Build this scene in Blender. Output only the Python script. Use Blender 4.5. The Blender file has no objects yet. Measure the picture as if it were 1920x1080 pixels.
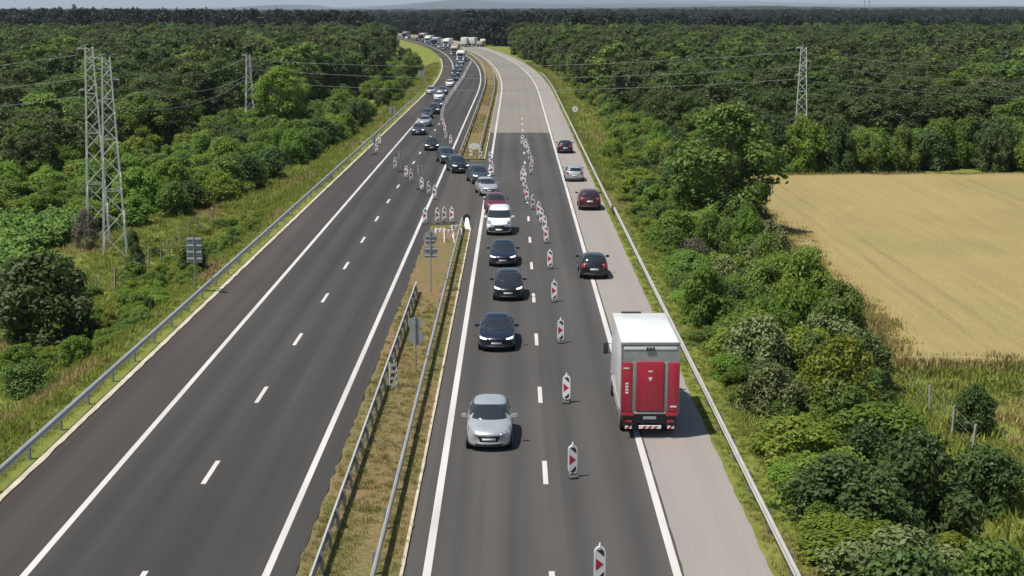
import bpy, bmesh, math, random
import numpy as np
from mathutils import Vector, Matrix
from mathutils.bvhtree import BVHTree

# ------------------------------------------------------------------ camera, sky, sun, exposure
S = bpy.context.scene
CAM_H, FPX, HORIZON = 16.8, 2800.0, 16.0
PITCH = math.atan((540 - HORIZON) / FPX)
YAW = math.radians(0.10)
cd = bpy.data.cameras.new('camera')
cam = bpy.data.objects.new('camera', cd)
S.collection.objects.link(cam)
cam.location = (0, 0, CAM_H)
cam.rotation_euler = (math.pi / 2 - PITCH, 0, YAW)
cd.sensor_width = 36.0
cd.lens = 36.0 * FPX / 1920
cd.clip_start, cd.clip_end = 1.0, 90000.0
S.camera = cam

SUN_EL, SUN_AZ = math.radians(64.5), math.radians(-117)      # azimuth measured from +Y towards +X
sun_from = Vector((math.sin(SUN_AZ) * math.cos(SUN_EL), math.cos(SUN_AZ) * math.cos(SUN_EL), math.sin(SUN_EL)))
W = bpy.data.worlds.new('World')
S.world = W
W.use_nodes = True
nt = W.node_tree
sky = nt.nodes.new('ShaderNodeTexSky')
sky.sky_type = 'NISHITA'
sky.sun_disc = False
sky.sun_elevation = SUN_EL
sky.sun_rotation = SUN_AZ
sky.altitude = 200
sky.air_density, sky.dust_density, sky.ozone_density = 1.3, 1.0, 2.0
bg = nt.nodes['Background']
bg.inputs['Strength'].default_value = 0.072
nt.links.new(sky.outputs['Color'], bg.inputs['Color'])
sl = bpy.data.lights.new('sun', 'SUN')
sl.energy, sl.angle, sl.color = 4.8, math.radians(0.53), (1.0, 0.95, 0.87)
so = bpy.data.objects.new('sun', sl)
S.collection.objects.link(so)
so.rotation_euler = sun_from.to_track_quat('Z', 'Y').to_euler()
so.location = (0, 0, 300)
S.view_settings.view_transform = 'Standard'
S.view_settings.look = 'None'
S.view_settings.exposure = 0.25
S.view_settings.gamma = 1.0
S.cycles.max_bounces = 4
S.cycles.diffuse_bounces = 2
S.cycles.glossy_bounces = 2
S.cycles.transmission_bounces = 3
S.cycles.volume_bounces = 0
S.cycles.caustics_reflective = False
S.cycles.caustics_refractive = False

# ------------------------------------------------------------------ helpers
R = np.random.default_rng(11)
rnd = random.Random(5)
COL = S.collection


def ray(px, py):
    d = Vector(((px - 960) / FPX, (540 - py) / FPX, -1.0))
    return cam.rotation_euler.to_matrix() @ d


def G(px, py, z=0.0):
    """a point of the photograph set down on the horizontal plane at height z"""
    d = ray(px, py)
    t = (z - CAM_H) / d.z
    return d.x * t, d.y * t


def C(y):
    return -1.56e-4 * (y - 297) ** 2 if y > 297 else 0.0


def slope_at(y):
    return -3.12e-4 * (y - 297) if y > 297 else 0.0


def obj(name, me, mat=None, parent=None, loc=None, rot=None):
    o = bpy.data.objects.new(name, me)
    COL.objects.link(o)
    if mat is not None and me is not None and not me.materials:
        me.materials.append(mat)
    if parent is not None:
        o.parent = parent
    if loc is not None:
        o.location = loc
    if rot is not None:
        o.rotation_euler = rot
    return o


def tag(o, label, cat, group=None):
    o['label'] = label
    o['category'] = cat
    if group:
        o['group'] = group
    return o


def kind(o, k, label=None):
    o['kind'] = k
    if label:
        o['label'] = label
    return o


def empty(name, loc=(0, 0, 0), rz=0.0):
    o = bpy.data.objects.new(name, None)
    COL.objects.link(o)
    o.location = loc
    o.rotation_euler = (0, 0, rz)
    o.empty_display_size = 0.3
    return o


def copy_tree(o, parent=None):
    c = o.copy()
    COL.objects.link(c)
    c.parent = parent
    for ch in o.children:
        copy_tree(ch, c)
    return c


ORD = ['nearest', 'second', 'third', 'fourth', 'fifth', 'sixth', 'seventh', 'eighth', 'ninth', 'tenth', 'eleventh',
       'twelfth', 'thirteenth', 'fourteenth', 'fifteenth', 'sixteenth', 'seventeenth', 'eighteenth', 'nineteenth',
       'twentieth']


class MB:
    def __init__(s):
        s.v, s.f = [], []

    def add(s, vs, fs):
        n = len(s.v)
        s.v += [tuple(v) for v in vs]
        s.f += [tuple(i + n for i in f) for f in fs]
        return s

    def box(s, x0, x1, y0, y1, z0, z1, M=None):
        vs = [(x, y, z) for z in (z0, z1) for y in (y0, y1) for x in (x0, x1)]
        if M is not None:
            vs = [M @ Vector(v) for v in vs]
        return s.add(vs, [(0, 2, 3, 1), (4, 5, 7, 6), (0, 1, 5, 4), (2, 6, 7, 3), (0, 4, 6, 2), (1, 3, 7, 5)])

    def tube(s, p, q, r, r2=None, n=6, caps=True):
        p, q = Vector(p), Vector(q)
        d = (q - p).normalized()
        a = d.orthogonal().normalized()
        b = d.cross(a)
        r2 = r if r2 is None else r2
        vs = []
        for c, rr in ((p, r), (q, r2)):
            for i in range(n):
                t = 2 * math.pi * i / n
                vs.append(c + (a * math.cos(t) + b * math.sin(t)) * rr)
        fs = [(i, (i + 1) % n, n + (i + 1) % n, n + i) for i in range(n)]
        if caps:
            fs += [tuple(range(n - 1, -1, -1)), tuple(range(n, 2 * n))]
        return s.add(vs, fs)

    def prism(s, poly, y0, y1):
        """polygon in (x, z), swept from y0 to y1"""
        n = len(poly)
        vs = [(x, y0, z) for x, z in poly] + [(x, y1, z) for x, z in poly]
        fs = [(i, n + i, n + (i + 1) % n, (i + 1) % n) for i in range(n)]
        fs += [tuple(range(n)), tuple(range(2 * n - 1, n - 1, -1))]
        return s.add(vs, fs)

    def disc(s, c, axis, r, t, n=20):
        c, axis = Vector(c), Vector(axis).normalized()
        return s.tube(c - axis * t / 2, c + axis * t / 2, r, n=n)

    def mesh(s, name, smooth=False):
        me = bpy.data.meshes.new(name)
        me.from_pydata(s.v, [], s.f)
        bm = bmesh.new()
        bm.from_mesh(me)
        bmesh.ops.recalc_face_normals(bm, faces=bm.faces)
        bm.to_mesh(me)
        bm.free()
        if smooth:
            me.polygons.foreach_set('use_smooth', [True] * len(me.polygons))
        me.update()
        return me

    def build(s, name, mat, parent=None, loc=None, rot=None, smooth=False, bevel=0.0, seg=2):
        me = s.mesh(name, smooth)
        if bevel > 0:
            bm = bmesh.new()
            bm.from_mesh(me)
            bmesh.ops.bevel(bm, geom=list(bm.edges), offset=bevel, segments=seg, profile=0.6, affect='EDGES')
            bm.to_mesh(me)
            bm.free()
            me.polygons.foreach_set('use_smooth', [True] * len(me.polygons))
            me.set_sharp_from_angle(angle=math.radians(50))
        return obj(name, me, mat, parent, loc, rot)


# ------------------------------------------------------------------ materials
def new_mat(name):
    m = bpy.data.materials.new(name)
    m.use_nodes = True
    t = m.node_tree
    return m, t, t.nodes['Principled BSDF']


def N(t, typ, **kw):
    n = t.nodes.new(typ)
    for k, v in kw.items():
        if k in n.inputs:
            n.inputs[k].default_value = v
        else:
            setattr(n, k, v)
    return n


def L(t, a, b):
    t.links.new(a, b)


def ramp(t, fac, stops):
    r = t.nodes.new('ShaderNodeValToRGB')
    e = r.color_ramp.elements
    while len(e) < len(stops):
        e.new(0.5)
    for el, (p, c) in zip(e, stops):
        el.position = p
        el.color = (*c, 1) if len(c) == 3 else c
    L(t, fac, r.inputs['Fac'])
    return r.outputs['Color']


def mixc(t, fac, a, b, mode='MIX'):
    n = t.nodes.new('ShaderNodeMix')
    n.data_type = 'RGBA'
    n.blend_type = mode
    for sock, v in ((n.inputs[0], fac), (n.inputs[6], a), (n.inputs[7], b)):
        if hasattr(v, 'is_linked') or isinstance(v, bpy.types.NodeSocket):
            L(t, v, sock)
        else:
            sock.default_value = v if not isinstance(v, tuple) else (*v, 1)
    return n.outputs[2]


def pos_noise(t, scale, detail=4, mapping=(1, 1, 1), rough=0.55):
    g = t.nodes.new('ShaderNodeNewGeometry')
    mp = t.nodes.new('ShaderNodeMapping')
    mp.inputs['Scale'].default_value = mapping
    L(t, g.outputs['Position'], mp.inputs['Vector'])
    n = N(t, 'ShaderNodeTexNoise', Scale=scale, Detail=detail, Roughness=rough)
    L(t, mp.outputs['Vector'], n.inputs['Vector'])
    return n.outputs['Fac']


def plain(name, c, rough=0.6, metal=0.0, coat=0.0, spec=0.5, vary=0.12, nscale=3.0):
    m, t, p = new_mat(name)
    f = pos_noise(t, nscale, 5)
    d = tuple(x * (1 - vary) for x in c)
    l = tuple(min(1, x * (1 + vary)) for x in c)
    L(t, ramp(t, f, [(0.3, d), (0.7, l)]), p.inputs['Base Color'])
    p.inputs['Roughness'].default_value = rough
    p.inputs['Metallic'].default_value = metal
    p.inputs['Coat Weight'].default_value = coat
    p.inputs['Coat Roughness'].default_value = 0.06
    p.inputs['Specular IOR Level'].default_value = spec
    return m


def asphalt(name, c, patch=0.18, streak=0.18, rough=0.85, tracks=()):
    m, t, p = new_mat(name)
    big = pos_noise(t, 0.09, 4, (1, 0.35, 1))
    st = pos_noise(t, 1.0, 3, (1.1, 0.012, 1))
    fine = pos_noise(t, 14.0, 6)
    base = ramp(t, big, [(0.3, tuple(x * (1 - patch) for x in c)), (0.7, tuple(x * (1 + patch) for x in c))])
    s1 = ramp(t, st, [(0.32, (1 - streak,) * 3), (0.68, (1 + streak,) * 3)])
    col = mixc(t, 1.0, base, s1, 'MULTIPLY')
    s2 = ramp(t, fine, [(0.3, (0.82, 0.82, 0.82)), (0.7, (1.15, 1.15, 1.15))])
    col = mixc(t, 1.0, col, s2, 'MULTIPLY')
    if tracks:                                             # wheel tracks polished along the lanes
        g = t.nodes.new('ShaderNodeNewGeometry')
        sx = t.nodes.new('ShaderNodeSeparateXYZ')
        L(t, g.outputs['Position'], sx.inputs[0])
        acc = None
        for u in tracks:
            a = N(t, 'ShaderNodeMath', operation='SUBTRACT')
            L(t, sx.outputs['X'], a.inputs[0]); a.inputs[1].default_value = u
            b = N(t, 'ShaderNodeMath', operation='ABSOLUTE'); L(t, a.outputs[0], b.inputs[0])
            mr = N(t, 'ShaderNodeMapRange', interpolation_type='SMOOTHSTEP')
            L(t, b.outputs[0], mr.inputs['Value'])
            mr.inputs['From Min'].default_value = 0.05; mr.inputs['From Max'].default_value = 0.6
            mr.inputs['To Min'].default_value = 1.0; mr.inputs['To Max'].default_value = 0.0
            if acc is None:
                acc = mr.outputs[0]
            else:
                ad = N(t, 'ShaderNodeMath', operation='MAXIMUM')
                L(t, acc, ad.inputs[0]); L(t, mr.outputs[0], ad.inputs[1]); acc = ad.outputs[0]
        col = mixc(t, acc, col, mixc(t, 1.0, col, (0.83, 0.84, 0.85), 'MULTIPLY'))
    L(t, col, p.inputs['Base Color'])
    p.inputs['Roughness'].default_value = rough
    p.inputs['Specular IOR Level'].default_value = 0.35
    bp = N(t, 'ShaderNodeBump', Strength=0.25, Distance=0.02)
    L(t, fine, bp.inputs['Height'])
    L(t, bp.outputs[0], p.inputs['Normal'])
    return m


def leafmat(name, a, b, trans=0.28, dry=None):
    m, t, p = new_mat(name)
    at = N(t, 'ShaderNodeAttribute', attribute_name='tint')
    oi = t.nodes.new('ShaderNodeObjectInfo')
    stops = [(0.0, a), (1.0, b)]
    if dry:
        stops = [(0.0, a), (0.8, b), (1.0, dry)]
    col = ramp(t, at.outputs['Fac'], stops)
    hs = t.nodes.new('ShaderNodeHueSaturation')
    mr = N(t, 'ShaderNodeMapRange'); L(t, oi.outputs['Random'], mr.inputs['Value'])
    mr.inputs['To Min'].default_value = 0.485; mr.inputs['To Max'].default_value = 0.515
    L(t, mr.outputs[0], hs.inputs['Hue'])
    mv = N(t, 'ShaderNodeMath', operation='MULTIPLY'); L(t, oi.outputs['Random'], mv.inputs[0]); mv.inputs[1].default_value = 7.31
    fr = N(t, 'ShaderNodeMath', operation='FRACT'); L(t, mv.outputs[0], fr.inputs[0])
    m2 = N(t, 'ShaderNodeMapRange'); L(t, fr.outputs[0], m2.inputs['Value'])
    m2.inputs['To Min'].default_value = 0.78; m2.inputs['To Max'].default_value = 1.22
    L(t, m2.outputs[0], hs.inputs['Value'])
    L(t, col, hs.inputs['Color'])
    L(t, hs.outputs[0], p.inputs['Base Color'])
    p.inputs['Roughness'].default_value = 0.55
    p.inputs['Specular IOR Level'].default_value = 0.3
    tr = t.nodes.new('ShaderNodeBsdfTranslucent')
    L(t, hs.outputs[0], tr.inputs['Color'])
    mx = N(t, 'ShaderNodeMixShader'); mx.inputs[0].default_value = trans
    L(t, p.outputs[0], mx.inputs[1]); L(t, tr.outputs[0], mx.inputs[2])
    L(t, mx.outputs[0], t.nodes['Material Output'].inputs['Surface'])
    return m


def ground_mat():
    m, t, p = new_mat('meadow_ground')
    big = pos_noise(t, 0.05, 5)
    mid = pos_noise(t, 0.5, 5)
    fine = pos_noise(t, 5.0, 5)
    green = ramp(t, mid, [(0.3, (0.115, 0.145, 0.028)), (0.7, (0.20, 0.215, 0.052))])
    dry = ramp(t, fine, [(0.3, (0.13, 0.11, 0.045)), (0.7, (0.22, 0.18, 0.08))])
    f = ramp(t, big, [(0.54, (0, 0, 0)), (0.74, (0.7, 0.7, 0.7))])
    col = mixc(t, f, green, dry)
    L(t, col, p.inputs['Base Color'])
    p.inputs['Roughness'].default_value = 0.95
    p.inputs['Specular IOR Level'].default_value = 0.1
    bp = N(t, 'ShaderNodeBump', Strength=0.6, Distance=0.15)
    L(t, fine, bp.inputs['Height']); L(t, bp.outputs[0], p.inputs['Normal'])
    return m


def median_mat():
    m, t, p = new_mat('median_soil')
    big = pos_noise(t, 0.22, 5, (1, 0.5, 1))
    fine = pos_noise(t, 6.0, 6)
    grass = ramp(t, fine, [(0.3, (0.11, 0.10, 0.038)), (0.7, (0.20, 0.175, 0.075))])
    soil = ramp(t, fine, [(0.3, (0.15, 0.098, 0.05)), (0.7, (0.25, 0.17, 0.09))])
    f = ramp(t, big, [(0.42, (0, 0, 0)), (0.62, (1, 1, 1))])
    L(t, mixc(t, f, grass, soil), p.inputs['Base Color'])
    p.inputs['Roughness'].default_value = 0.95
    p.inputs['Specular IOR Level'].default_value = 0.1
    bp = N(t, 'ShaderNodeBump', Strength=0.8, Distance=0.1)
    L(t, fine, bp.inputs['Height']); L(t, bp.outputs[0], p.inputs['Normal'])
    return m


def wheat_mat():
    m, t, p = new_mat('ripe_wheat')
    big = pos_noise(t, 0.045, 5, (1, 0.6, 1))
    rows = pos_noise(t, 1.0, 3, (1.6, 0.05, 1))
    fine = pos_noise(t, 7.0, 6)
    col = ramp(t, big, [(0.35, (0.265, 0.222, 0.088)), (0.55, (0.32, 0.25, 0.108)), (0.72, (0.25, 0.222, 0.086))])
    col = mixc(t, 1.0, col, ramp(t, rows, [(0.3, (0.93,) * 3), (0.7, (1.06,) * 3)]), 'MULTIPLY')
    col = mixc(t, 1.0, col, ramp(t, fine, [(0.3, (0.85,) * 3), (0.7, (1.12,) * 3)]), 'MULTIPLY')
    g = t.nodes.new('ShaderNodeNewGeometry')              # tractor tramlines pressed into the crop
    sx = t.nodes.new('ShaderNodeSeparateXYZ'); L(t, g.outputs['Position'], sx.inputs[0])
    brk = ramp(t, pos_noise(t, 0.12, 3), [(0.35, (0.15,) * 3), (0.6, (0.8,) * 3)])
    for off in (25.7, 27.6):
        a = N(t, 'ShaderNodeMath', operation='SUBTRACT'); L(t, sx.outputs['X'], a.inputs[0]); a.inputs[1].default_value = off
        md = N(t, 'ShaderNodeMath', operation='PINGPONG'); L(t, a.outputs[0], md.inputs[0]); md.inputs[1].default_value = 10.5
        mr = N(t, 'ShaderNodeMapRange', interpolation_type='SMOOTHSTEP'); L(t, md.outputs[0], mr.inputs['Value'])
        mr.inputs['From Min'].default_value = 0.1; mr.inputs['From Max'].default_value = 0.4
        mr.inputs['To Min'].default_value = 1.0; mr.inputs['To Max'].default_value = 0.0
        mm = N(t, 'ShaderNodeMath', operation='MULTIPLY'); L(t, mr.outputs[0], mm.inputs[0]); L(t, brk, mm.inputs[1])
        col = mixc(t, mm.outputs[0], col, mixc(t, 1.0, col, (0.80, 0.82, 0.80), 'MULTIPLY'))
    L(t, col, p.inputs['Base Color'])
    p.inputs['Roughness'].default_value = 0.9
    p.inputs['Specular IOR Level'].default_value = 0.15
    bp = N(t, 'ShaderNodeBump', Strength=0.7, Distance=0.2)
    L(t, fine, bp.inputs['Height']); L(t, bp.outputs[0], p.inputs['Normal'])
    return m


def paint(name, c, metal=0.35, rough=0.32):
    m, t, p = new_mat(name)
    f = pos_noise(t, 2.0, 4)
    L(t, ramp(t, f, [(0.3, tuple(x * 0.92 for x in c)), (0.7, tuple(min(1, x * 1.06) for x in c))]), p.inputs['Base Color'])
    p.inputs['Metallic'].default_value = metal
    p.inputs['Roughness'].default_value = rough
    p.inputs['Coat Weight'].default_value = 0.7
    p.inputs['Coat Roughness'].default_value = 0.05
    return m


def lamp_mat(name, c, e):
    m, t, p = new_mat(name)
    p.inputs['Base Color'].default_value = (*c, 1)
    p.inputs['Roughness'].default_value = 0.15
    p.inputs['Emission Color'].default_value = (*c, 1)
    p.inputs['Emission Strength'].default_value = e
    return m


M = {
    'ground': ground_mat(), 'median': median_mat(), 'wheat': wheat_mat(),
    'lane_left': asphalt('dark_asphalt', (0.0475, 0.0445, 0.041), tracks=(-13.9, -12.1, -10.2, -8.4)),
    'shoulder_left': asphalt('brown_asphalt', (0.0535, 0.0445, 0.0400)),
    'lane_right': asphalt('grey_asphalt', (0.067, 0.0625, 0.0575), tracks=(-1.8, 0.1, 2.1, 4.0)),
    'lane_old': asphalt('old_pale_asphalt', (0.20, 0.182, 0.152), patch=0.06, streak=0.06),
    'shoulder_right': asphalt('pale_shoulder_asphalt', (0.265, 0.238, 0.216), patch=0.05, streak=0.05),
    'cross': asphalt('crossover_asphalt', (0.066, 0.058, 0.051)),
    'line': plain('road_paint', (0.53, 0.505, 0.48), 0.7, vary=0.08, nscale=1.5),
    'kerb': plain('kerb_concrete', (0.46, 0.40, 0.30), 0.9, vary=0.2, nscale=1.2),
    'zinc': plain('galvanised_steel', (0.55, 0.56, 0.55), 0.42, 0.45, vary=0.08, nscale=1.0),
    'zinc_old': plain('weathered_galvanised_steel', (0.43, 0.42, 0.385), 0.6, 0.25, vary=0.12, nscale=1.0),
    'zinc_dark': plain('dull_steel', (0.30, 0.31, 0.31), 0.55, 0.4),
    'signback': plain('sign_back_grey', (0.33, 0.35, 0.36), 0.5, 0.3),
    'pylon': plain('pylon_steel', (0.56, 0.57, 0.53), 0.6, 0.2, vary=0.15),
    'cable': plain('cable_aluminium', (0.30, 0.31, 0.30), 0.5, 0.4),
    'concrete': plain('post_concrete', (0.30, 0.275, 0.23), 0.9, vary=0.2),
    'bark': plain('bark', (0.10, 0.08, 0.06), 0.9, vary=0.3),
    'palebark': plain('pale_bark', (0.32, 0.29, 0.24), 0.9, vary=0.25),
    'rubber': plain('rubber', (0.02, 0.02, 0.02), 0.75),
    'rim': plain('wheel_rim', (0.40, 0.40, 0.41), 0.35, 0.6),
    'black': plain('black_plastic', (0.022, 0.022, 0.024), 0.5),
    'glass': plain('car_glass', (0.022, 0.027, 0.030), 0.05, 0.0, 0.0, 0.8, vary=0.05),
    'plate': plain('plate_white', (0.75, 0.75, 0.74), 0.5),
    'lamp': lamp_mat('headlamp', (0.92, 0.95, 1.0), 0.9),
    'lamp_off': plain('headlamp_glass', (0.30, 0.32, 0.33), 0.12, 0.3, 0.5),
    'tail': plain('tail_lamp', (0.32, 0.02, 0.025), 0.2, 0, 0.6),
    'white_gloss': plain('white_gloss', (0.78, 0.79, 0.78), 0.3, 0, 0.4, vary=0.04),
    'white_dull': plain('white_sheet', (0.74, 0.74, 0.70), 0.5, vary=0.06, nscale=0.8),
    'red_lift': plain('red_lift_paint', (0.40, 0.018, 0.042), 0.38, 0, 0.3, vary=0.12, nscale=1.2),
    'red_sign': plain('red_sign', (0.42, 0.025, 0.05), 0.5),
    'dark_sign': plain('dark_sign', (0.06, 0.03, 0.035), 0.5),
    'white_sign': plain('white_sign', (0.80, 0.79, 0.77), 0.5, vary=0.04),
    'orange': plain('barrier_orange', (0.50, 0.16, 0.10), 0.6),
    'leaf_bright': leafmat('bright_leaf', (0.125, 0.215, 0.026), (0.225, 0.325, 0.05), 0.42),
    'leaf_mid': leafmat('mid_leaf', (0.096, 0.170, 0.028), (0.172, 0.240, 0.049), 0.40),
    'leaf_dark': leafmat('dark_leaf', (0.052, 0.095, 0.024), (0.105, 0.155, 0.042), 0.36),
    'leaf_yellow': leafmat('yellow_leaf', (0.15, 0.205, 0.02), (0.26, 0.31, 0.045), 0.42),
    'leaf_forest': leafmat('forest_leaf', (0.064, 0.092, 0.030), (0.112, 0.135, 0.046), 0.38),
    'leaf_cloud_shaded': leafmat('cloud_shaded_leaf', (0.010, 0.019, 0.013), (0.016, 0.028, 0.018), 0.2),  # cloud shade over the far woods, put into the leaf colour
    'leaf_dry': leafmat('dry_twigs', (0.10, 0.088, 0.06), (0.18, 0.16, 0.115), 0.15),
    'leaf_pale': leafmat('pale_leaf', (0.10, 0.14, 0.04), (0.24, 0.27, 0.11)),
    'grass': leafmat('grass_blade', (0.16, 0.21, 0.028), (0.31, 0.34, 0.07), 0.45, dry=(0.25, 0.2, 0.09)),
    'grass_dry': leafmat('dry_grass_blade', (0.24, 0.20, 0.065), (0.44, 0.35, 0.15), 0.35),
    'corn': leafmat('corn_leaf', (0.16, 0.28, 0.06), (0.26, 0.39, 0.10), 0.45),
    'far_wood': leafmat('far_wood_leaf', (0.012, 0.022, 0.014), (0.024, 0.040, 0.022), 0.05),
}
def worn_paint():
    m, t, p = new_mat('worn_road_paint')
    big = pos_noise(t, 0.6, 4, (1, 0.25, 1)); fine = pos_noise(t, 9.0, 6, rough=0.7)
    col = ramp(t, big, [(0.3, (0.44, 0.42, 0.40)), (0.65, (0.56, 0.535, 0.51))])
    chips = ramp(t, fine, [(0.62, (0, 0, 0)), (0.72, (0.75, 0.75, 0.75))])
    L(t, mixc(t, chips, col, (0.12, 0.115, 0.11)), p.inputs['Base Color'])
    p.inputs['Roughness'].default_value = 0.75
    return m


M['line'] = worn_paint()
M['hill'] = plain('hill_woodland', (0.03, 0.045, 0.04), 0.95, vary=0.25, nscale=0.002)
for n_, c_, me_ in (('silver', (0.52, 0.54, 0.55), 0.5), ('navy', (0.012, 0.018, 0.038), 0.3), ('black', (0.012, 0.013, 0.015), 0.2),
                    ('white', (0.80, 0.81, 0.81), 0.0), ('wine', (0.16, 0.018, 0.028), 0.3), ('grey', (0.16, 0.17, 0.18), 0.4),
                    ('slate', (0.05, 0.06, 0.07), 0.3), ('maroon', (0.085, 0.014, 0.018), 0.3), ('blue', (0.05, 0.09, 0.16), 0.3),
                    ('beige', (0.55, 0.47, 0.38), 0.1)):
    M['paint_' + n_] = paint(n_ + '_paint', c_, me_)

# ------------------------------------------------------------------ ground
LOW = -1.8


def terrain_z(u, y):
    if u > 0:
        a = min(1, max(0, (u - 9.2) / 4.5))
    else:
        a = min(1, max(0, (-19.2 - u) / 4.8))
    a = a * a * (3 - 2 * a)
    z = -0.05 + (LOW + 0.05) * a
    if abs(u) > 12:
        z += 0.12 * a * (math.sin(u * 0.31 + y * 0.17) + math.sin(u * 0.13 - y * 0.23 + 1.3))
    return z


us = sorted(set(list(np.arange(-60, -18.9, 1.5)) + [-18.4, -12, -6.2, -5, -3.6, 0, 4, 8.6] + list(np.arange(9.2, 50, 1.5))
                + [-30000, -14000, -6000, -2500, -1000, -500, -250, -130, -85, 70, 110, 180, 320, 600, 1200, 2600, 6000, 14000, 30000]))
ys = sorted(set([-1500, -500, -150, -40] + list(np.arange(0, 200, 3.0)) + list(np.arange(200, 700, 10.0)) + list(np.arange(700, 1500, 40.0))
                + [1700, 2000, 2500, 3200, 4500, 7000, 11000, 17000, 26000, 40000]))
gv, gf = [], []
for y in ys:
    for u in us:
        cc = C(min(y, 1500))
        gv.append((u + (cc if abs(u) < 100 else 0), y, terrain_z(u, y)))
nu = len(us)
for j in range(len(ys) - 1):
    for i in range(nu - 1):
        a = j * nu + i
        gf.append((a, a + 1, a + nu + 1, a + nu))
me = bpy.data.meshes.new('ground')
me.from_pydata(gv, [], gf)
me.polygons.foreach_set('use_smooth', [True] * len(me.polygons))
kind(obj('ground', me, M['ground']), 'structure')


def ysteps(y0, y1):
    out, y = [y0], y0
    while True:
        st = 6.0 if y < 290 else 8.0
        y += st
        if y >= y1 - 1:
            break
        out.append(y)
    return out + [y1]


def strip(name, u0, u1, z, y0, y1, mat, parent=None, wob=0.0, thick=0.0):
    vs, fs = [], []
    for y in ysteps(y0, y1) if not wob else list(np.arange(y0, y1, 0.7)):
        w0 = rnd.uniform(-wob, wob); w1 = rnd.uniform(-wob, wob)
        c = C(y)
        vs += [(u0 + w0 + c, y, z), (u1 + w1 + c, y, z)]
    n = len(vs) // 2
    fs = [(2 * i, 2 * i + 1, 2 * i + 3, 2 * i + 2) for i in range(n - 1)]
    if thick:
        m = len(vs)
        vs += [(x, y, zz - thick) for x, y, zz in vs]
        fs += [(2 * i, 2 * i + 2, m + 2 * i + 2, m + 2 * i) for i in range(n - 1)]
        fs += [(2 * i + 1, m + 2 * i + 1, m + 2 * i + 3, 2 * i + 3) for i in range(n - 1)]
        fs += [(0, m, m + 1, 1), (m - 2, m - 1, 2 * m - 1, 2 * m - 2)]
    me = bpy.data.meshes.new(name)
    me.from_pydata(vs, [], fs)
    o = obj(name, me, mat, parent)
    if parent is None:
        o['kind'] = 'structure'
    return o


YE = 1350
GAP0, GAP1 = 117.0, 168.0
left_road = strip('left_carriageway', -15.05, -6.62, 0.0, 12, YE, M['lane_left'])
strip('left_shoulder', -17.8, -15.05, 0.0, 12, YE, M['shoulder_left'])
right_road = strip('right_carriageway', -3.36, 5.12, 0.0, 12, 206, M['lane_right'])
right_road_old = strip('old_right_carriageway', -3.36, 5.12, 0.0, 206, YE, M['lane_old'])
strip('right_shoulder', 5.12, 7.8, 0.0, 12, YE, M['shoulder_right'], wob=0.04)
strip('crossover_pavement', -6.62, -3.36, 0.0, GAP0, GAP1, M['cross'])
med_a = strip('median_strip', -6.60, -3.38, 0.06, 12, GAP0 - 1, M['median'], wob=0.07)
med_b = strip('median_strip', -6.60, -3.38, 0.06, GAP1 + 1, 700, M['median'], wob=0.07)
strip('left_kerb', -18.08, -17.78, 0.05, 12, 520, M['kerb'], wob=0.03, thick=0.12)
strip('median_kerb', -3.46, -3.36, 0.075, 12, GAP0 - 1.2, M['kerb'], thick=0.12)
strip('median_kerb', -3.46, -3.36, 0.075, GAP1 + 1.2, 560, M['kerb'], thick=0.12)
for par, u in ((left_road, -14.79), (left_road, -7.50)):
    strip('edge_line', u - 0.115, u + 0.115, 0.004, 12, YE, M['line'], par)
for par, a, b in ((right_road, 12, 206), (right_road_old, 206, YE)):
    for u in (-2.65, 4.92):
        strip('edge_line', u - 0.125, u + 0.125, 0.004, a, b, M['line'], par)
dash_me = bpy.data.meshes.new('lane_dash')
dash_me.from_pydata([(-0.09, -1.4, 0), (0.09, -1.4, 0), (0.09, 1.4, 0), (-0.09, 1.4, 0)], [], [(0, 1, 2, 3)])
dash_me.materials.append(M['line'])
YD = G(1011, 740)[1]
PER = (G(999, 498)[1] - YD) / 3
k0 = -int((YD - 14) / PER)
for k in range(k0, 60):
    y = YD + k * PER
    rz = -math.atan(slope_at(y))
    if y < 222:
        obj('lane_dash', dash_me, None, left_road, (-11.2 + C(y), y, 0.004), (0, 0, rz))
    if y < 200:
        obj('lane_dash', dash_me, None, right_road, (1.13, y, 0.004))
    elif y < 236:
        obj('lane_dash', dash_me, None, right_road_old, (1.13, y, 0.004))

# wheat and maize fields
e1 = G(1430, 338, LOW); e2 = G(1640, 620, LOW); e3 = G(1700, 690, LOW)


def field(name, outline, z, mat, step=3.0, drop=0.5):
    bm = bmesh.new()
    vs = [bm.verts.new((x, y, z)) for x, y in outline]
    bm.faces.new(vs)
    for ax in (0, 1):
        lo = min(p[ax] for p in outline); hi = max(p[ax] for p in outline)
        for c in np.arange(lo + step, hi, step):
            no = (1, 0, 0) if ax == 0 else (0, 1, 0)
            co = (c, 0, 0) if ax == 0 else (0, c, 0)
            bmesh.ops.bisect_plane(bm, geom=list(bm.verts) + list(bm.edges) + list(bm.faces), plane_co=co, plane_no=no)
    for v in bm.verts:
        v.co.z += 0.06 * math.sin(v.co.x * 0.7 + v.co.y * 0.31) + rnd.uniform(-0.05, 0.05)
    be = [e for e in bm.edges if e.is_boundary]
    r = bmesh.ops.extrude_edge_only(bm, edges=be)
    for v in [g for g in r['geom'] if isinstance(g, bmesh.types.BMVert)]:
        v.co.z = z - drop
    me = bpy.data.meshes.new(name)
    bm.to_mesh(me); bm.free()
    me.polygons.foreach_set('use_smooth', [True] * len(me.polygons))
    return kind(obj(name, me, mat), 'structure')


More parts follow.
